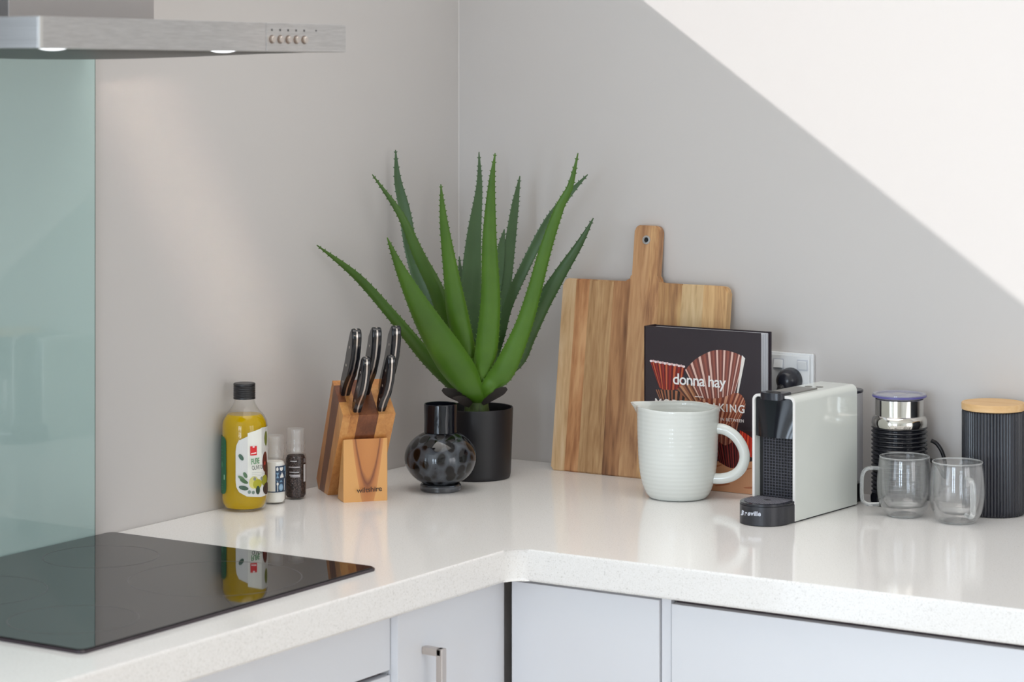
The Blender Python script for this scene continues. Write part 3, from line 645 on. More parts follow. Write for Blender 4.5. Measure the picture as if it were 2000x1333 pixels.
# ================================================================== potted aloe
t = thing('potted_aloe', 'tall spiky green aloe plant in a matt black pot in the corner', 'potted plant', (0.1805, -0.2111, TOP))
mk('pot', lathe([(0, 0.0), (0.0560, 0.0), (0.0592, 0.0025), (0.0606, 0.008), (0.0648, 0.1225), (0.0642, 0.1245), (0.0622, 0.1240), (0.0590, 0.030), (0, 0.030)], 80), M['pot'], t)
mk('soil', lathe([(0.0600, 0.088), (0.03, 0.094), (0, 0.096)], 40), M['soil'], t)
mk('stem', lathe([(0.0245, 0.090), (0.0225, 0.118), (0.0205, 0.135), (0.016, 0.165), (0.006, 0.19), (0, 0.195)], 32), M['stem'], t, loc=(0.008, -0.012, 0))
LEAVES = [
    ('far left low', [(-0.0307, -0.0357, 0.1714, 0.0136), (-0.0591, -0.0741, 0.2186, 0.0126), (-0.0904, -0.1201, 0.2839, 0.0099), (-0.1305, -0.1776, 0.3605, 0.0071), (-0.1577, -0.2598, 0.4204, 0.0009)]),
    ('broad front left', [(0.026, -0.0409, 0.1515, 0.0144), (0.0187, -0.0703, 0.1873, 0.0268), (0.0097, -0.1063, 0.2303, 0.0284), (-0.0007, -0.1584, 0.2962, 0.0211), (-0.008, -0.2167, 0.3755, 0.0096), (-0.0093, -0.2596, 0.4388, 0.0009)]),
    ('arching left', [(-0.0235, -0.0073, 0.1963, 0.0127), (-0.0393, -0.031, 0.2647, 0.0145), (-0.0512, -0.0521, 0.3328, 0.0136), (-0.0703, -0.0769, 0.3933, 0.0108), (-0.0909, -0.1055, 0.468, 0.0063), (-0.1244, -0.1434, 0.5387, 0.0009)]),
    ('tall rear left', [(-0.0462, 0.0019, 0.2076, 0.011), (-0.0769, -0.0082, 0.279, 0.0128), (-0.1025, -0.0179, 0.3279, 0.0128), (-0.1245, -0.0231, 0.3979, 0.0119), (-0.1397, -0.0238, 0.471, 0.0101), (-0.153, -0.0257, 0.524, 0.0064), (-0.1597, -0.0234, 0.5782, 0.0009)]),
    ('centre left', [(0.0119, -0.0262, 0.1823, 0.0126), (0.0066, -0.0458, 0.2307, 0.018), (0.0046, -0.0686, 0.2963, 0.0188), (0.0066, -0.0907, 0.3677, 0.0134), (0.0101, -0.118, 0.4574, 0.0071), (0.0162, -0.1363, 0.5247, 0.0009)]),
    ('rear centre', [(-0.0193, 0.0192, 0.2076, 0.0146), (-0.0296, 0.0265, 0.2603, 0.0174), (-0.0386, 0.04, 0.334, 0.0184), (-0.0448, 0.0593, 0.4238, 0.0129), (-0.0475, 0.0801, 0.5107, 0.0056), (-0.0553, 0.0911, 0.5733, 0.0009)]),
    ('front centre', [(0.0278, -0.0338, 0.1751, 0.0126), (0.0382, -0.0366, 0.2075, 0.0179), (0.048, -0.0401, 0.2407, 0.0197), (0.0643, -0.0535, 0.3231, 0.0169), (0.077, -0.0761, 0.4282, 0.0124), (0.0925, -0.0935, 0.5205, 0.0062), (0.1058, -0.1025, 0.5791, 0.0009)]),
    ('rear right', [(-0.0017, 0.0423, 0.2156, 0.0092), (0.0038, 0.0641, 0.2736, 0.011), (0.005, 0.0808, 0.3258, 0.012), (0.0036, 0.1001, 0.3927, 0.0102), (0.0017, 0.1237, 0.4758, 0.0065), (0.0019, 0.1397, 0.5292, 0.0009)]),
    ('short rear', [(-0.0049, 0.0522, 0.2604, 0.0073), (-0.0041, 0.0762, 0.3459, 0.0083), (-0.0062, 0.0897, 0.4004, 0.0065), (-0.0057, 0.0992, 0.4341, 0.0009)]),
    ('short left', [(-0.0325, 0.0225, 0.2523, 0.0073), (-0.0434, 0.029, 0.2896, 0.0083), (-0.0581, 0.0377, 0.3407, 0.0055), (-0.0687, 0.0468, 0.3858, 0.0009)]),
    ('right front', [(0.0373, -0.0336, 0.1578, 0.0108), (0.0587, -0.0287, 0.1794, 0.0179), (0.0779, -0.0252, 0.2035, 0.0197), (0.1127, -0.025, 0.2725, 0.0151), (0.1393, -0.0288, 0.34, 0.0124), (0.1659, -0.0346, 0.4141, 0.0106), (0.1959, -0.0378, 0.4849, 0.0079), (0.2171, -0.0371, 0.5232, 0.0053), (0.2359, -0.0428, 0.5798, 0.0009)]),
    ('right rear', [(0.006, 0.0473, 0.2065, 0.0073), (0.0173, 0.0517, 0.2488, 0.0082), (0.0297, 0.0562, 0.3022, 0.0091), (0.0572, 0.0692, 0.3701, 0.0091), (0.0943, 0.0873, 0.4499, 0.0082), (0.1283, 0.1051, 0.5012, 0.0055), (0.1573, 0.1206, 0.5359, 0.0009)]),
    ('far right low', [(0.0279, 0.0138, 0.1702, 0.0109), (0.0676, 0.0241, 0.2098, 0.0154), (0.0892, 0.0254, 0.2516, 0.0153), (0.119, 0.0272, 0.3089, 0.0144), (0.155, 0.0321, 0.3659, 0.0108), (0.1905, 0.0375, 0.4188, 0.0063), (0.217, 0.0401, 0.4642, 0.0009)]),
    ('dryL', [(0.0046, -0.0249, 0.1393, 0.009), (-0.0111, -0.0468, 0.1496, 0.0099), (-0.0212, -0.0608, 0.1558, 0.0072), (-0.0267, -0.0688, 0.1608, 0.0027)]),
    ('dryR', [(0.0253, -0.0235, 0.1379, 0.0081), (0.0552, -0.0281, 0.1522, 0.0081), (0.0731, -0.031, 0.1609, 0.0072), (0.0849, -0.0328, 0.1663, 0.0027)]),
    ('dryC', [(0.0101, -0.0333, 0.1334, 0.0072), (0.0107, -0.0584, 0.1425, 0.0081), (0.011, -0.0733, 0.1477, 0.0054), (0.0109, -0.0922, 0.1516, 0.0009)]),
]
RV = Vector((0.8415, 0.5402, 0)); FV = Vector((-0.5402, 0.8415, 0))
def leaf(name, pts, dry=False, tone=(78, 128, 38)):
    if not dry: pts = [(0.007, -0.008, 0.128, 0.011)] + list(pts)
    raw = [Vector(p[:3]) for p in pts]; wd = [p[3] for p in pts]
    P = smooth_path(raw, 8); n = len(P)
    W = [v.x for v in smooth_path([Vector((x, 0, 0)) for x in wd], 8)]
    bm = bmesh.new(); lay = bm.loops.layers.float_color.new('ink'); seg = 14; rings = []; frames = []
    for i in range(n):
        tg = (P[min(i + 1, n - 1)] - P[max(i - 1, 0)]).normalized()
        # width lies across the leaf; the convex outer face looks away from the plant's axis
        rad = Vector((P[i].x, P[i].y, 0)); 
        wv = FV.cross(tg)
        wv.normalize()
        nv = wv.cross(tg).normalized()
        if nv.dot(FV) > 0: nv = -nv                 # towards the room
        frames.append((tg, wv, nv)); hw = max(W[i], 0.0007); th = hw * (0.16 if dry else 0.42)
        front = (P[-1] - P[0]).dot(-FV) > 0
        ring = []
        for k in range(seg):
            a = 2 * PI * k / seg; x = math.cos(a); y = math.sin(a)
            bulge = (1.0 if y > 0 else -0.35) if front else (0.35 if y > 0 else -1.0)
            off = y * abs(bulge) * th + (0.0 if front else (abs(x) ** 2) * th * 0.5)
            ring.append(bm.verts.new(P[i] + wv * x * hw + nv * off))
        rings.append(ring)
    for A, B in zip(rings, rings[1:]):
        for k in range(seg): bm.faces.new([A[k], A[(k + 1) % seg], B[(k + 1) % seg], B[k]])
    bm.faces.new(rings[0][::-1]); bm.faces.new(rings[-1])
    if not dry:
        acc = 0.0; side_ = 1
        for i in range(4, n - 1):
            acc += (P[i] - P[i - 1]).length
            if acc < 0.0085: continue
            acc = 0.0; tg, wv, nv = frames[i]
            for sg in (-1, 1):
                e = P[i] + wv * sg * W[i] * 0.985; s_ = 0.0015
                tip = bm.verts.new(e + wv * sg * 0.0026 + tg * 0.0012)
                c1 = bm.verts.new(e - tg * s_ + nv * 0.0006); c2 = bm.verts.new(e + tg * s_ + nv * 0.0006); c3 = bm.verts.new(e - nv * 0.0010)
                for f in ((c1, c2, tip), (c2, c3, tip), (c3, c1, tip)): bm.faces.new(f)
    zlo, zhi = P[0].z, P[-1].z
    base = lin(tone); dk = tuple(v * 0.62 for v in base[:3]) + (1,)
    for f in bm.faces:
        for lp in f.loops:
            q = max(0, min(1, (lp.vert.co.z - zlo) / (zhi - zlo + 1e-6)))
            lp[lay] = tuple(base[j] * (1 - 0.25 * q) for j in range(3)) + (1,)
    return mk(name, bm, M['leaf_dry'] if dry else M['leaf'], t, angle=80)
FRONT = ('broad front left', 'centre left', 'front centre', 'right front')
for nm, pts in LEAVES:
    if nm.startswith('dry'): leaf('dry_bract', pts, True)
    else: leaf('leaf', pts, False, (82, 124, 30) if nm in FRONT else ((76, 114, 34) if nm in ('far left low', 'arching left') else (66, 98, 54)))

# ================================================================== acacia serving board leaning on the right wall
BL_ = 0.3465; HL = 0.4475; TH = 0.0165
tilt = math.atan2(0.057, 0.444)
t = thing('cutting_board', 'acacia wood serving board with handle leaning on the wall behind the cookbook', 'cutting board', (0.4185, -0.0745, TOP + 0.0003))
t.rotation_euler = (-tilt, 0, 0)
# front face in the plane y=0 of the board, thickness towards +y; outline (x,z)
def arcpts(cx, cy, r_, a0, a1, k=6): return [(cx + r_ * math.cos(math.radians(a0 + (a1 - a0) * i / k)), cy + r_ * math.sin(math.radians(a0 + (a1 - a0) * i / k))) for i in range(k + 1)]
X0, X1, h0, h1 = -0.1680, 0.1690, -0.0255, 0.0255
out = arcpts(X0 + 0.006, 0.006, 0.006, 180, 270) + arcpts(X1 - 0.006, 0.006, 0.006, 270, 360)
out += arcpts(X1 - 0.012, BL_ - 0.012, 0.012, 0, 90) + arcpts(h1 + 0.012, BL_ + 0.012, 0.012, 270, 180) + arcpts(h1 - 0.010, HL - 0.010, 0.010, 0, 90)
out += arcpts(h0 + 0.010, HL - 0.010, 0.010, 90, 180) + arcpts(h0 - 0.012, BL_ + 0.012, 0.012, 0, -90) + arcpts(X0 + 0.012, BL_ - 0.012, 0.012, 90, 180)
def clipx(poly, xa, xb):
    def half(pl, x, keep_gt):
        res = []
        for i in range(len(pl)):
            a, b = pl[i], pl[(i + 1) % len(pl)]
            ia = (a[0] >= x) == keep_gt or a[0] == x; ib = (b[0] >= x) == keep_gt or b[0] == x
            if ia: res.append(a)
            if ia != ib:
                q = (x - a[0]) / (b[0] - a[0]); res.append((x, a[1] + (b[1] - a[1]) * q))
        return res
    pl = half(half(poly, xa, True), xb, False); o_ = []
    for p in pl:
        if not o_ or (abs(p[0] - o_[-1][0]) + abs(p[1] - o_[-1][1])) > 1e-6: o_.append(p)
    return o_
tones = [[(176, 128, 84), (206, 164, 116), (222, 186, 142)], [(140, 84, 50), (184, 122, 76), (208, 152, 102)], [(124, 84, 52), (158, 114, 72), (184, 142, 96)],
         [(92, 56, 34), (136, 88, 54), (168, 116, 74)], [(132, 86, 54), (168, 118, 76), (190, 142, 96)], [(120, 76, 48), (164, 112, 70), (206, 158, 104)],
         [(116, 76, 46), (158, 110, 66), (190, 146, 92)], [(158, 122, 80), (192, 156, 108), (206, 174, 126)], [(158, 110, 66), (190, 142, 90), (208, 164, 108)]]
cuts = [X0, -0.1400, -0.1120, -0.0620, -0.0275, 0.0080, 0.0310, 0.0780, 0.1210, X1]
for i in range(9):
    pl = clipx(out, cuts[i], cuts[i + 1])
    bm = prism(pl, 0.0, TH, fn=lambda x, z_, y: (x, y, z_))
    es = []
    for e in bm.edges:
        a, b = e.verts[0].co, e.verts[1].co
        if abs(a.y - b.y) < 1e-7 and not (abs(a.x - b.x) < 1e-6 and (abs(a.x - cuts[i]) < 1e-5 and i > 0 or abs(a.x - cuts[i + 1]) < 1e-5 and i < 8)): es.append(e)
    if i not in (3, 4, 5): bmesh.ops.bevel(bm, geom=es, offset=0.0022, segments=2, affect='EDGES', clamp_overlap=True)
    else: bmesh.ops.bevel(bm, geom=es, offset=0.0022, segments=2, affect='EDGES', clamp_overlap=True)
    mk('stave', bm, wood('acacia_stave', list(zip((0.34, 0.48, 0.62), [tuple(min(255, 255 * (v / 255) ** 0.80) for v in c) for c in tones[i]])), 'z', 17 + 4 * (i % 3), 0.11, 0.45, 2.6, i * 1.37), t, smooth=False)
ho = Vector((-0.0005, 0, 0.4215))
mk('hanging_eyelet', lathe([(0.0080, 0), (0.0078, 0.0010), (0.0048, 0.0013), (0.0042, 0.0004), (0.0042, -0.0002)], 32), M['steel'], t, loc=ho, rot=(PI / 2, 0, 0))
mk('hanging_hole', lathe([(0.0043, 0.0003), (0, 0.0003)], 24), M['dark_hole'], t, loc=ho, rot=(PI / 2, 0, 0))

# ================================================================== cookbook standing in front of the board
t = thing('cookbook', 'dark cookbook with cupcake-case cover standing against the wooden board', 'book', (0.4648, -0.1155, TOP))
BW, BH, BT = 0.2290, 0.2755, 0.0405
mk('front_cover', box((0.0045, 0, 0), (BW, 0.003, BH), 0.0007), M['cover'], t)
mk('back_cover', box((0.0045, BT - 0.003, 0), (BW + 0.001, BT, BH - 0.001), 0.0007), M['cover_edge'], t)
mk('spine', prism([(0.0045, 0), (0.0022, 0.0006), (0.0006, 0.004), (0, BT / 2), (0.0006, BT - 0.004), (0.0022, BT - 0.0006), (0.0045, BT), (0.0045, BT - 0.003), (0.0035, BT / 2), (0.0045, 0.003)], 0, BH - 0.0003), M['cover_edge'], t)
mk('page_block', box((0.0060, 0.0031, 0.003), (BW - 0.0045, BT - 0.0031, BH - 0.0035), 0.0004, 1), M['paper'], t)
for i in range(5):
    yy = 0.0075 + i * 0.0062
    mk('page_gathering', box((BW - 0.0046, yy, 0.003), (BW - 0.0040, yy + 0.0045, BH - 0.004)), M['paper'], t)
art = []
def tri(a, b, c): return [a, b, c]
def fan(apexes, rims, cols, extra=None):
    n_ = len(rims) - 1
    for i in range(n_):
        art.append(([apexes[i], rims[i], rims[i + 1], apexes[i + 1]], cols[i % len(cols)]))
def arcline(pts, n_):
    L_ = smooth_path([Vector((p[0], p[1], 0)) for p in pts], 12); out_ = []
    for i in range(n_ + 1):
        q = i / n_ * (len(L_) - 1); k = min(int(q), len(L_) - 2); v = L_[k].lerp(L_[k + 1], q - k); out_.append((v.x, v.y))
    return out_
# brown ground shape and peach table top at the foot of the picture
art.append(([(0.0046, 0.0005), (0.0046, 0.060), (0.05, 0.052), (0.12, 0.050), (0.205, 0.055), (0.2285, 0.060), (0.2285, 0.0005)], (206, 150, 112)))
for i in range(9): art.append((ellipse(0.10 + 0.014 * i, 0.012 + 0.010 * (i % 4), 0.016, 0.0016, 10, 0.3 - 0.1 * (i % 3)), (176, 108, 76)))
# row of red cases across the lower half
art.append(([(0.150, 0.050), (0.140, 0.105), (0.2285, 0.108), (0.2285, 0.075), (0.215, 0.060), (0.190, 0.048)], (52, 26, 30)))
fan(arcline([(0.150, 0.050), (0.175, 0.042), (0.200, 0.052)], 26), arcline([(0.135, 0.100), (0.17, 0.104), (0.205, 0.100)], 26), [(104, 34, 34), (62, 20, 26), (132, 52, 46), (48, 16, 22)])
fan(arcline([(0.188, 0.078), (0.205, 0.066), (0.2285, 0.060)], 14), arcline([(0.190, 0.108), (0.207, 0.100), (0.2285, 0.086)], 14), [(206, 52, 34), (150, 28, 24), (226, 84, 48), (178, 36, 28)])
# left-hand case
fan(arcline([(0.033, 0.170), (0.046, 0.166), (0.076, 0.170)], 20), arcline([(0.0148, 0.2145), (0.045, 0.2120), (0.083, 0.2085)], 20), [(150, 40, 32), (96, 22, 24), (196, 96, 58), (112, 30, 28)])
for i in range(15): art.append((ellipse(0.0165 + 0.0046 * i, 0.2150 - 0.0004 * i + (0.0008 if i % 2 else 0), 0.0029, 0.0021, 10), (216, 182, 182) if i % 2 else (238, 220, 220)))
# dark brown stacked cases in the middle row
fan(arcline([(0.034, 0.149), (0.06, 0.146), (0.105, 0.149)], 22), arcline([(0.026, 0.166), (0.06, 0.167), (0.112, 0.163)], 22), [(176, 112, 78), (48, 30, 28), (150, 88, 60), (44, 28, 28)])
fan(arcline([(0.042, 0.135), (0.07, 0.131), (0.105, 0.135)], 16), arcline([(0.040, 0.150), (0.07, 0.149), (0.110, 0.152)], 16), [(84, 66, 64), (42, 34, 36)])
fan(arcline([(0.094, 0.146), (0.106, 0.149), (0.118, 0.154)], 10), arcline([(0.068, 0.170), (0.085, 0.181), (0.104, 0.176)], 10), [(150, 92, 62), (92, 52, 42), (192, 138, 100)])
# right-hand lower case
fan(arcline([(0.118, 0.116), (0.150, 0.102), (0.183, 0.112)], 30), arcline([(0.096, 0.143), (0.118, 0.156), (0.150, 0.163), (0.185, 0.171), (0.199, 0.160), (0.200, 0.145)], 30), [(170, 98, 72), (116, 58, 46), (206, 150, 122), (128, 66, 52)])
fan(arcline([(0.150, 0.085), (0.163, 0.080), (0.180, 0.090)], 12), arcline([(0.148, 0.116), (0.166, 0.114), (0.188, 0.124)], 12), [(140, 80, 64), (96, 48, 42), (176, 120, 98)])
# big pleated case at the top right
fan(arcline([(0.112, 0.157), (0.150, 0.160), (0.181, 0.171)], 34), arcline([(0.084, 0.204), (0.105, 0.224), (0.135, 0.2395), (0.160, 0.2425), (0.185, 0.238), (0.200, 0.231)], 34), [(226, 188, 174), (124, 68, 58), (150, 84, 70), (112, 62, 56)])
art.append(([(0.184, 0.171), (0.194, 0.236), (0.200, 0.231), (0.187, 0.171)], (232, 226, 220)))
mp_ = lambda a, z_, h: (a, -h, z_)
print_mesh('cover_picture', art, mp_, M['print_gloss'], t, lift=0.0001, dk=0.015)
lt = [(q, (246, 243, 242)) for q in fit(text_polys('donna hay', 1, 0.012, 0.92), 0.0605, 0.1715, 0.1030, 0.0255)]
lt.append(([(0.1030, 0.1600), (0.1030, 0.1588), (0.1195, 0.1588), (0.1195, 0.1600)], (236, 226, 220)))
lt += [(q, (244, 240, 238)) for q in fit(text_polys('MODERN BAKING', 1, 0.014, 1.22), 0.0250, 0.1372, 0.1740, 0.0138)]
lt += [(q, (236, 228, 226)) for q in fit(text_polys('IN BETWEEN', 1, 0.012, 1.15), 0.1530, 0.1215, 0.0445, 0.0052)]
print_mesh('cover_lettering', lt, mp_, M['print_gloss'], t, lift=0.0009, dk=0.0)

# ================================================================== power outlet and plug
t = thing('power_outlet', 'white double power outlet on the wall behind the coffee machine', 'outlet', (0.682, -0.0005, TOP + 0.1955))
mk('mounting_block', box((-0.0585, -0.0075, -0.037), (0.0585, 0.0, 0.037), 0.002), M['white_plastic'], t)
mk('face_plate', box((-0.0540, -0.0115, -0.0335), (0.0530, -0.0076, 0.0335), 0.0022), M['white_plastic'], t)
for x, up in ((-0.006, -1), (0.0400, 1), (-0.045, 1)):
    rk = mk('rocker_switch', box((-0.0085, -0.0030, -0.0072), (0.0085, 0.0, 0.0072), 0.0010), M['white_plastic'], t, loc=(x, -0.0116, 0.0170), rot=(0.22 * up, 0, 0))
    mk('switch_surround', prism(rrect(-0.0105, -0.0095, 0.0105, 0.0095, 0.0015), -0.0006, 0, fn=lambda a, b, h, x=x: (x + a, -0.0116 + h, 0.0170 + b)), M['switch_grey'], t)
for x in (-0.0260,):
    for a_, dx, dz in ((0.5, -0.006, -0.006), (-0.5, 0.006, -0.006), (0, 0, -0.018)):
        mk('socket_slot', box((-0.0008, -0.0004, -0.004), (0.0008, 0.0, 0.004)), M['dark_hole'], t, loc=(x + dx - 0.012, -0.0116, dz), rot=(0, a_, 0))
t = thing('power_plug', 'round black plug in the outlet with its cord dropping behind the machine', 'plug', (0.7005, -0.0126, TOP + 0.1860))
mk('plug_body', lathe([(0.0215, 0.0), (0.0215, 0.006), (0.0205, 0.0085), (0.0205, 0.016), (0.0170, 0.024), (0.0110, 0.029), (0, 0.030)], 48), M['black_satin'], t, rot=(PI / 2, 0, 0))
pth = smooth_path([(-0.002, -0.020, -0.006), (-0.008, -0.031, -0.020), (-0.0115, -0.036, -0.032)], 6)
mk('strain_relief', tube(pth, [0.0085 - 0.0003 * i for i in range(len(pth))], 14), M['black_plastic'], t)
for i in (3, 6, 9): mk('relief_rib', tube([pth[i], pth[i] + (pth[i + 1] - pth[i]) * 0.8], 0.0094 - 0.0003 * i, 14), M['black_plastic'], t)
mk('cord', tube(smooth_path([(-0.0115, -0.036, -0.032), (-0.014, -0.038, -0.07), (-0.006, -0.030, -0.13), (0.010, -0.028, -0.1800), (0.030, -0.026, -0.1825), (0.052, -0.024, -0.1825)], 8), 0.0032, 10), M['black_plastic'], t)

# ================================================================== stoneware jug
t = thing('pitcher', 'large white glazed pitcher standing in front of the cookbook', 'jug', (0.5835, -0.2050, TOP))
op = [(0, 0.0004), (0.0440, 0.0), (0.0490, 0.0022), (0.0545, 0.010), (0.0600, 0.024), (0.0642, 0.044), (0.0668, 0.070), (0.0680, 0.100), (0.0690, 0.130), (0.0705, 0.1555)]
def interp(pf, n_):
    out_ = []
    for v in smooth_path([Vector((r_, 0, z_)) for r_, z_ in pf], n_): out_.append((v.x, v.z))
    return out_
oo = interp(op[1:], 14)
oo = [(r_ + 0.00012 * math.sin(z_ * 2 * PI / 0.0072), z_) for r_, z_ in oo]
ii = [(max(r_ - 0.0042, 0.001), z_ + 0.001) for r_, z_ in oo[::-1] if z_ > 0.006]
body = [(0, 0.0004)] + oo + [(0.0700, 0.1572), (0.0680, 0.1570)] + ii + [(0, 0.0065)]
SPA = PI + 0.02
def jug(co):
    a = math.atan2(co.y, co.x); r_ = math.hypot(co.x, co.y); z_ = co.z
    q = max(0.0, (z_ - 0.118) / 0.039) ** 1.7
    da = (a - SPA + PI) % (2 * PI) - PI
    k = math.exp(-(da / 0.20) ** 2) * q * 0.0200
    pin = -math.exp(-((abs(da) - 0.55) / 0.25) ** 2) * q * 0.0015
    s = (r_ + (k + pin if r_ > 0.02 else 0)) / max(r_, 1e-6)
    wob = q * (0.0012 * math.sin(3 * a + 1.0) + 0.0008 * math.sin(5 * a)) + q * math.exp(-(da / 0.3) ** 2) * 0.0022
    return Vector((co.x * s, co.y * s, z_ * 0.978 + wob)) if r_ > 1e-5 else co
mk('body', lathe(body, 96, fn=jug), M['porcelain'], t, angle=70)
HA = 0.30                                                   # handle swings a little towards the wall
hp = smooth_path([(0.0640, 0, 0.1185), (0.079, 0, 0.1175), (0.0965, 0, 0.108), (0.1095, 0, 0.091), (0.1140, 0, 0.072), (0.1080, 0, 0.053), (0.0940, 0, 0.0405), (0.0760, 0, 0.0350), (0.0610, 0, 0.0345)], 7)
bm = tube(hp, 0.0078, 18, flat=(0.95, 1.15), up=(0, 1, 0))
bmesh.ops.rotate(bm, verts=bm.verts, cent=(0, 0, 0), matrix=Matrix.Rotation(HA, 3, 'Z'))
mk('handle', bm, M['porcelain'], t)

# ================================================================== capsule coffee machine
RZ = math.atan2(-0.0742, 0.9972)
t = thing('coffee_machine', 'compact white and black capsule coffee machine between pitcher and glass mugs', 'coffee machine', (0.8565, -0.3147, TOP), RZ)
# local: x to the right (0 = right flank), y towards the wall, z up
W0, Hm, D = -0.0790, 0.2005, 0.2010
# housing: an inverted-U shell open at the front and the back
ro = 0.011; th = 0.0042
outer = [(0, 0.0022)] + arcpts(-ro, Hm - ro, ro, 0, 90) + arcpts(W0 + ro, Hm - ro, ro, 90, 180) + [(W0, 0.0022)]
inner = [(W0 + th, 0.0022)] + arcpts(W0 + ro, Hm - ro, ro - th, 180, 90) + arcpts(-ro, Hm - ro, ro - th, 90, 0) + [(-th, 0.0022)]
bm = prism(outer + inner, 0.0014, D, fn=lambda x, z_, y: (x, y, z_))
mk('housing', bm, M['cream_gloss'], t)
bm = prism(outer + inner, -0.0006, 0.0014, fn=lambda x, z_, y: (x, y, z_))
mk('housing_rim', bm, M['cream_edge'], t)
mk('base', box((W0 + 0.002, 0.003, 0.0), (-0.002, D - 0.002, 0.006)), M['black_plastic'], t)
mk('rear_panel', box((W0 + th, D - 0.012, 0.006), (-th, D - 0.001, Hm - th - 0.0005)), M['black_plastic'], t)
# brew head: gloss black bow, flaring downwards
bm = bmesh.new(); nu, nv = 28, 18; g = []
for j in range(nv + 1):
    z_ = 0.1325 + (Hm - th - 0.0008 - 0.1325) * j / nv; row = []
    for i in range(nu + 1):
        x = W0 + th + (-th - W0 - th) * i / nu; u = (i / nu - 0.5) * 2
        dep = 0.0165 * (1 - u * u) * (0.42 + 0.58 * (1 - j / nv) ** 1.3)
        row.append(bm.verts.new((x, 0.004 - dep * 0.55, z_)))
    g.append(row)
for j in range(nv):
    for i in range(nu): bm.faces.new([g[j][i], g[j][i + 1], g[j + 1][i + 1], g[j + 1][i]])
bk_ = [bm.verts.new((v.co.x, 0.05, v.co.z)) for v in g[0]]
for i in range(nu): bm.faces.new([g[0][i], bk_[i], bk_[i + 1], g[0][i + 1]])
mk('brew_head', bm, M['black_gloss'], t, angle=50)
mk('splash_panel', box((W0 + th, 0.016, 0.030), (-th, 0.020, 0.1325)), M['black_matte'], t)
bm = bmesh.new(); xs0, xs1, zs0, zs1 = W0 + 0.0125, -0.0065, 0.036, 0.1305
for i in range(12): x = xs0 + (xs1 - xs0) * i / 11; box((x - 0.0005, 0.0140, zs0), (x + 0.0005, 0.0161, zs1), bm=bm)
for i in range(21): z_ = zs0 + (zs1 - zs0) * i / 20; box((xs0, 0.0142, z_ - 0.0005), (xs1, 0.0161, z_ + 0.0005), bm=bm)
mk('splash_grille', bm, M['grille'], t, smooth=False)
# drip tray with rounded front
TW = 0.0400; cx_ = -0.0405
def dpoly(hw, front, back, k=28):
    return [(cx_ + hw, back)] + [(cx_ - hw, back)] + [(cx_ - hw * math.cos(PI * i / k), -0.020 - (front - 0.020) * math.sin(PI * i / k) ** 0.85) for i in range(k + 1)]
mk('drip_tray', prism(dpoly(TW, 0.0655, 0.012), 0.0012, 0.0305, 0.0022, 3), M['charcoal'], t)
mk('tray_rim', prism(dpoly(TW - 0.0004, 0.0650, 0.012), 0.0312, 0.0345, 0.0012, 2), M['black_satin'], t)
mk('tray_seam', prism(dpoly(TW - 0.0012, 0.0640, 0.012), 0.0300, 0.0315), M['dark_hole'], t)
bm = bmesh.new()
rad = 0.0365
for sgn in (1, -1):
    for i in range(-13, 14):
        off = i * 0.0040
        a = Vector((cx_, -0.022, 0)); d_ = Vector((1, sgn, 0)).normalized(); nn = Vector((-d_.y, d_.x, 0))
        tmax = []; p0 = a + nn * off
        tt = [k * 0.001 - 0.06 for k in range(121)]
        ok = [q for q in tt if abs((p0 + d_ * q).x - cx_) < TW - 0.006 and (p0 + d_ * q).y < 0.010 and (p0 + d_ * q).y > -0.020 - 0.038 * math.sqrt(max(0, 1 - (((p0 + d_ * q).x - cx_) / (TW - 0.004)) ** 2))]
        if len(ok) < 5: continue
        tube([p0 + d_ * ok[0] + Vector((0, 0, 0.0348)), p0 + d_ * ok[-1] + Vector((0, 0, 0.0348))], 0.0006, 4, bm=bm)
mk('tray_grille', bm, M['grille'], t, smooth=False)
mk('drain_hole', lathe([(0.0065, 0.0352), (0, 0.0354)], 20, scale=(1, 0.8)), M['dark_hole'], t, loc=(cx_, -0.018, 0))
# lever, slide and buttons on top
lv = lambda a, b, h: (a, b, h)
lever = [(cx_ + 0.0215, 0.020), (cx_ - 0.0215, 0.020)] + [(cx_ - 0.0215 * math.cos(PI * i / 20), -0.002 - 0.0115 * math.sin(PI * i / 20)) for i in range(21)]
mk('lever', prism(lever, Hm - 0.0070, Hm + 0.0042, 0.0016, 3), M['black_satin'], t)
mk('finger_dish', lathe([(0.0120, 0), (0.0110, -0.0004), (0, -0.0006)], 28, scale=(1.15, 0.62)), M['dark_hole'], t, loc=(cx_, 0.001, Hm + 0.0047))
mk('slide_cover', prism([(cx_ - 0.0200, 0.018), (cx_ + 0.0205, 0.018), (cx_ + 0.0205, 0.105), (cx_ - 0.0200, 0.105)], Hm - 0.001, Hm + 0.0022, 0.0007, 2), M['grey_lid'], t)
for x, y in ((cx_ - 0.009, 0.128), (cx_ + 0.0095, 0.131)):
    mk('button', lathe([(0.0062, 0), (0.0060, 0.0007), (0, 0.0009)], 24), M['grey_lid'], t, loc=(x, y, Hm))
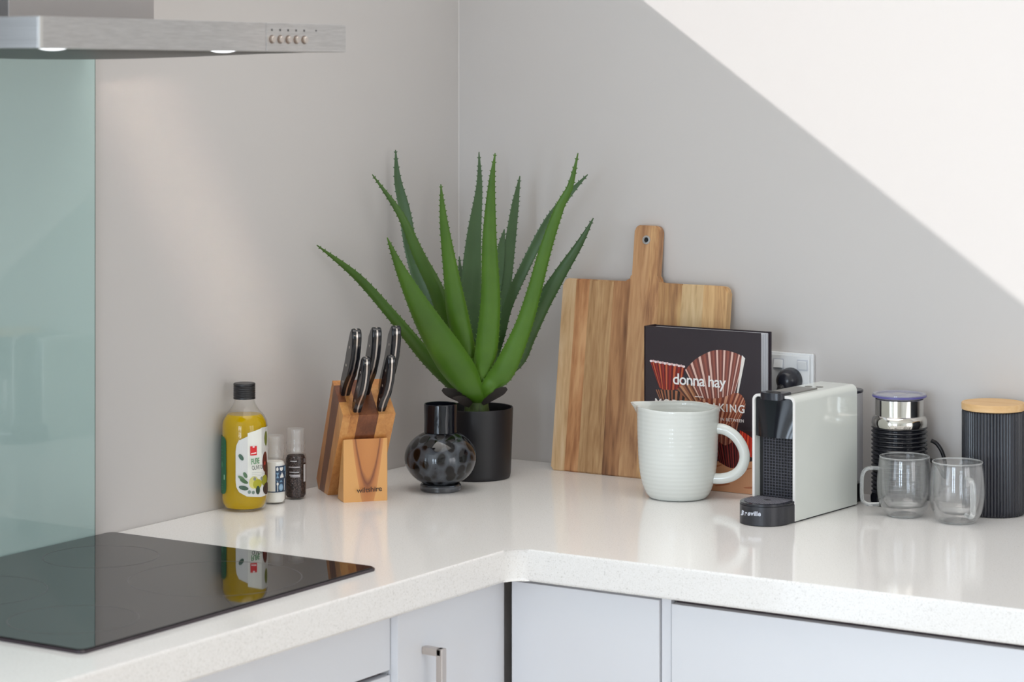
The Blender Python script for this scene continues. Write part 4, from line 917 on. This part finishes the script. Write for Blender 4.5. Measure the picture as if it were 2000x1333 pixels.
# lettering wrapped round the tray front
tp_ = [(p[0], p[1]) for p in dpoly(TW + 0.0001, 0.0656, 0.012)[2:]]
cum = [0.0]
for a, b in zip(tp_, tp_[1:]): cum.append(cum[-1] + math.hypot(b[0] - a[0], b[1] - a[1]))
def traymap(s, z_, h):
    s = max(0.0, min(cum[-1] - 1e-6, s)); k = max(i for i in range(len(cum)) if cum[i] <= s); k = min(k, len(tp_) - 2)
    q = (s - cum[k]) / (cum[k + 1] - cum[k]); a = tp_[k]; b = tp_[k + 1]
    nx, ny = (b[1] - a[1]), -(b[0] - a[0]); l_ = math.hypot(nx, ny); nx, ny = nx / l_, ny / l_
    if ny > 0: nx, ny = -nx, -ny
    return (a[0] + (b[0] - a[0]) * q + nx * h, a[1] + (b[1] - a[1]) * q + ny * h, z_)
print_mesh('lettering', [(q, (222, 226, 238)) for q in fit(text_polys('Breville', 1, 0.03), 0.0555, 0.0170, 0.0285, 0.0075)], traymap, M['print'], t, step=0.003, lift=0.0004)
# water tank at the back
tk = [(-0.0200, D + 0.0005)] + [(-0.0450 + 0.0310 * math.cos(math.radians(a)), D + 0.036 + 0.034 * math.sin(math.radians(a))) for a in range(-20, 201, 11)] + [(-0.0700, D + 0.0005)]
mk('water_tank', prism(tk, 0.030, 0.181, 0.002, 2), M['tank'], t)
mk('tank_lid', prism([((x + 0.045) * 1.03 - 0.045, y + 0.0002) for x, y in tk], 0.1812, 0.1855, 0.001, 2), M['black_satin'], t)
mk('tank_base', prism([((x + 0.045) * 1.02 - 0.045, y + 0.0002) for x, y in tk], 0.0, 0.030, 0.002, 2), M['black_plastic'], t)

# ================================================================== milk frother
t = thing('milk_frother', 'ribbed black and steel milk frother behind the left glass mug', 'milk frother', (0.9244, -0.0630, TOP))
pr = [(0, 0.0), (0.046, 0.0), (0.0475, 0.002), (0.0475, 0.014), (0.0455, 0.018)]
z_ = 0.020
while z_ < 0.1285: pr.append((0.0452 + 0.0014 * math.sin((z_ - 0.020) / 0.0071 * 2 * PI), z_)); z_ += 0.00071
pr += [(0.0452, 0.1290), (0, 0.1290)]
mk('body', lathe(pr, 64), M['black_gloss'], t)
mk('steel_collar', lathe([(0.0445, 0.1291), (0.0452, 0.130), (0.0462, 0.1355), (0.0455, 0.1420), (0.0425, 0.1465), (0.0402, 0.1480), (0.0402, 0.1745), (0.0392, 0.1750), (0.0392, 0.1300)], 64, closed=True), M['chrome'], t)
mk('lid', lathe([(0, 0.1830), (0.012, 0.1832), (0.015, 0.1818), (0.037, 0.1816), (0.0395, 0.1836), (0.0438, 0.1838), (0.0438, 0.1785), (0.039, 0.1760), (0.037, 0.1760), (0, 0.1770)], 64), M['lid_plastic'], t)
mk('lid_seal', lathe([(0.0439, 0.1782), (0.0449, 0.1788), (0.0449, 0.1812), (0.0439, 0.1818)], 64, closed=True), M['lid_rim'], t)
mk('cord', tube(smooth_path([(0.044, 0.030, 0.105), (0.052, 0.034, 0.100), (0.061, 0.036, 0.086), (0.067, 0.036, 0.064), (0.066, 0.036, 0.045), (0.052, 0.036, 0.065), (0.040, 0.034, 0.072)], 8), 0.0034, 10), M['black_plastic'], t)

# ================================================================== double-walled glass mugs
op = [(0, 0.0030), (0.0200, 0.0030), (0.0245, 0.0006), (0.0290, 0.0030), (0.0365, 0.0125), (0.0420, 0.0260), (0.0442, 0.0420), (0.0440, 0.0600), (0.0425, 0.0780), (0.0402, 0.0950)]
ip = [(0.0374, 0.0945), (0.0378, 0.0780), (0.0372, 0.0600), (0.0362, 0.0440), (0.0330, 0.0290), (0.0260, 0.0185), (0.0140, 0.0145), (0, 0.0142)]
oo = interp(op[1:], 6); ij = interp(ip[:-1], 6)
solid = [(0, 0.0030)] + oo + [(0.0396, 0.0962), (0.0386, 0.0963)] + ij + [(0, 0.0142)]
cav_o = [(r_ - 0.0013, z_ + (0.0012 if z_ < 0.01 else 0.0)) for r_, z_ in oo if z_ < 0.0905]
cav_i = [(r_ + 0.0012, z_ - (0.0012 if z_ < 0.03 else 0.0)) for r_, z_ in ij if z_ < 0.0880]
cavity = [(0, 0.0044)] + cav_o + [(0.0392, 0.0920)] + cav_i + [(0, 0.0130)]
def mugmesh():
    a = lathe(solid, 64); bmesh.ops.recalc_face_normals(a, faces=a.faces)
    b_ = lathe(cavity, 64); bmesh.ops.recalc_face_normals(b_, faces=b_.faces); bmesh.ops.reverse_faces(b_, faces=b_.faces)
    return merge(a, b_)
def mk_raw(name, bm, material, parent):
    me = bpy.data.meshes.new(name); bm.to_mesh(me); bm.free(); me.materials.append(material); me.shade_smooth(); me.set_sharp_from_angle(angle=math.radians(50))
    o = bpy.data.objects.new(name, me); COL.objects.link(o); o.parent = parent; return o
mug = thing('glass_mug', 'clear double-walled glass mug with its handle pointing left at the coffee machine', 'mug', (0.9772, -0.1622, TOP), 0, 'double-walled glass mugs')
mk_raw('double_wall_bowl', mugmesh(), M['glass'], mug)
hp = smooth_path([(0.0418, 0, 0.0765), (0.052, 0, 0.0768), (0.0615, 0, 0.0745), (0.0672, 0, 0.0660), (0.0685, 0, 0.0520), (0.0685, 0, 0.0330), (0.0668, 0, 0.0235), (0.0600, 0, 0.0185), (0.0500, 0, 0.0182), (0.0405, 0, 0.0186)], 6)
mk('handle', tube(hp, 0.0034, 14, flat=(1.35, 0.9), up=(0, 1, 0)), M['glass_rod'], mug)
mk('rim', lathe([(0.0394 + 0.0011 * math.cos(2 * PI * i / 8), 0.0962 + 0.0011 * math.sin(2 * PI * i / 8)) for i in range(8)], 64, closed=True), M['glass_rod'], mug)
mk('inner_base', lathe([(0.0, 0.0139), (0.0140, 0.0142), (0.0250, 0.0180), (0.0254, 0.0186), (0.0140, 0.0154), (0.0, 0.0151)], 48), M['glass_rod'], mug)
mk('foot', lathe([(0.0245, 0.0002), (0.0275, 0.0016), (0.0285, 0.0030), (0.0255, 0.0032), (0.0225, 0.0020)], 48, closed=True), M['glass_rod'], mug)
mug.rotation_euler.z = math.radians(-152)
dup(mug, (1.0712, -0.1690, TOP), math.radians(-47), 'clear double-walled glass mug in front of the black canister, handle to the front')

# ================================================================== canister
t = thing('canister', 'black fluted storage canister with a pale wooden lid at the right edge', 'canister', (1.0890, -0.0620, TOP))
NF = 58
def flute(co):
    r_ = math.hypot(co.x, co.y)
    if r_ < 0.045: return co
    a = math.atan2(co.y, co.x); k = 1 - 0.0016 * (1 - abs(math.sin(a * NF / 2))) / r_ * 1.0
    return Vector((co.x * k, co.y * k, co.z))
mk('body', lathe([(0, 0.0), (0.047, 0.0), (0.0492, 0.0012), (0.0502, 0.004), (0.0506, 0.010), (0.0506, 0.166), (0.0500, 0.1685), (0.0485, 0.169), (0, 0.169)], NF * 8, fn=flute), M['black_satin'], t, angle=60)
mk('lid', lathe([(0.044, 0.1692), (0.0500, 0.1692), (0.0512, 0.1702), (0.0514, 0.1790), (0.0504, 0.1806), (0.046, 0.1808), (0.0448, 0.1800), (0, 0.1800)], 72), M['lidwood'], t)
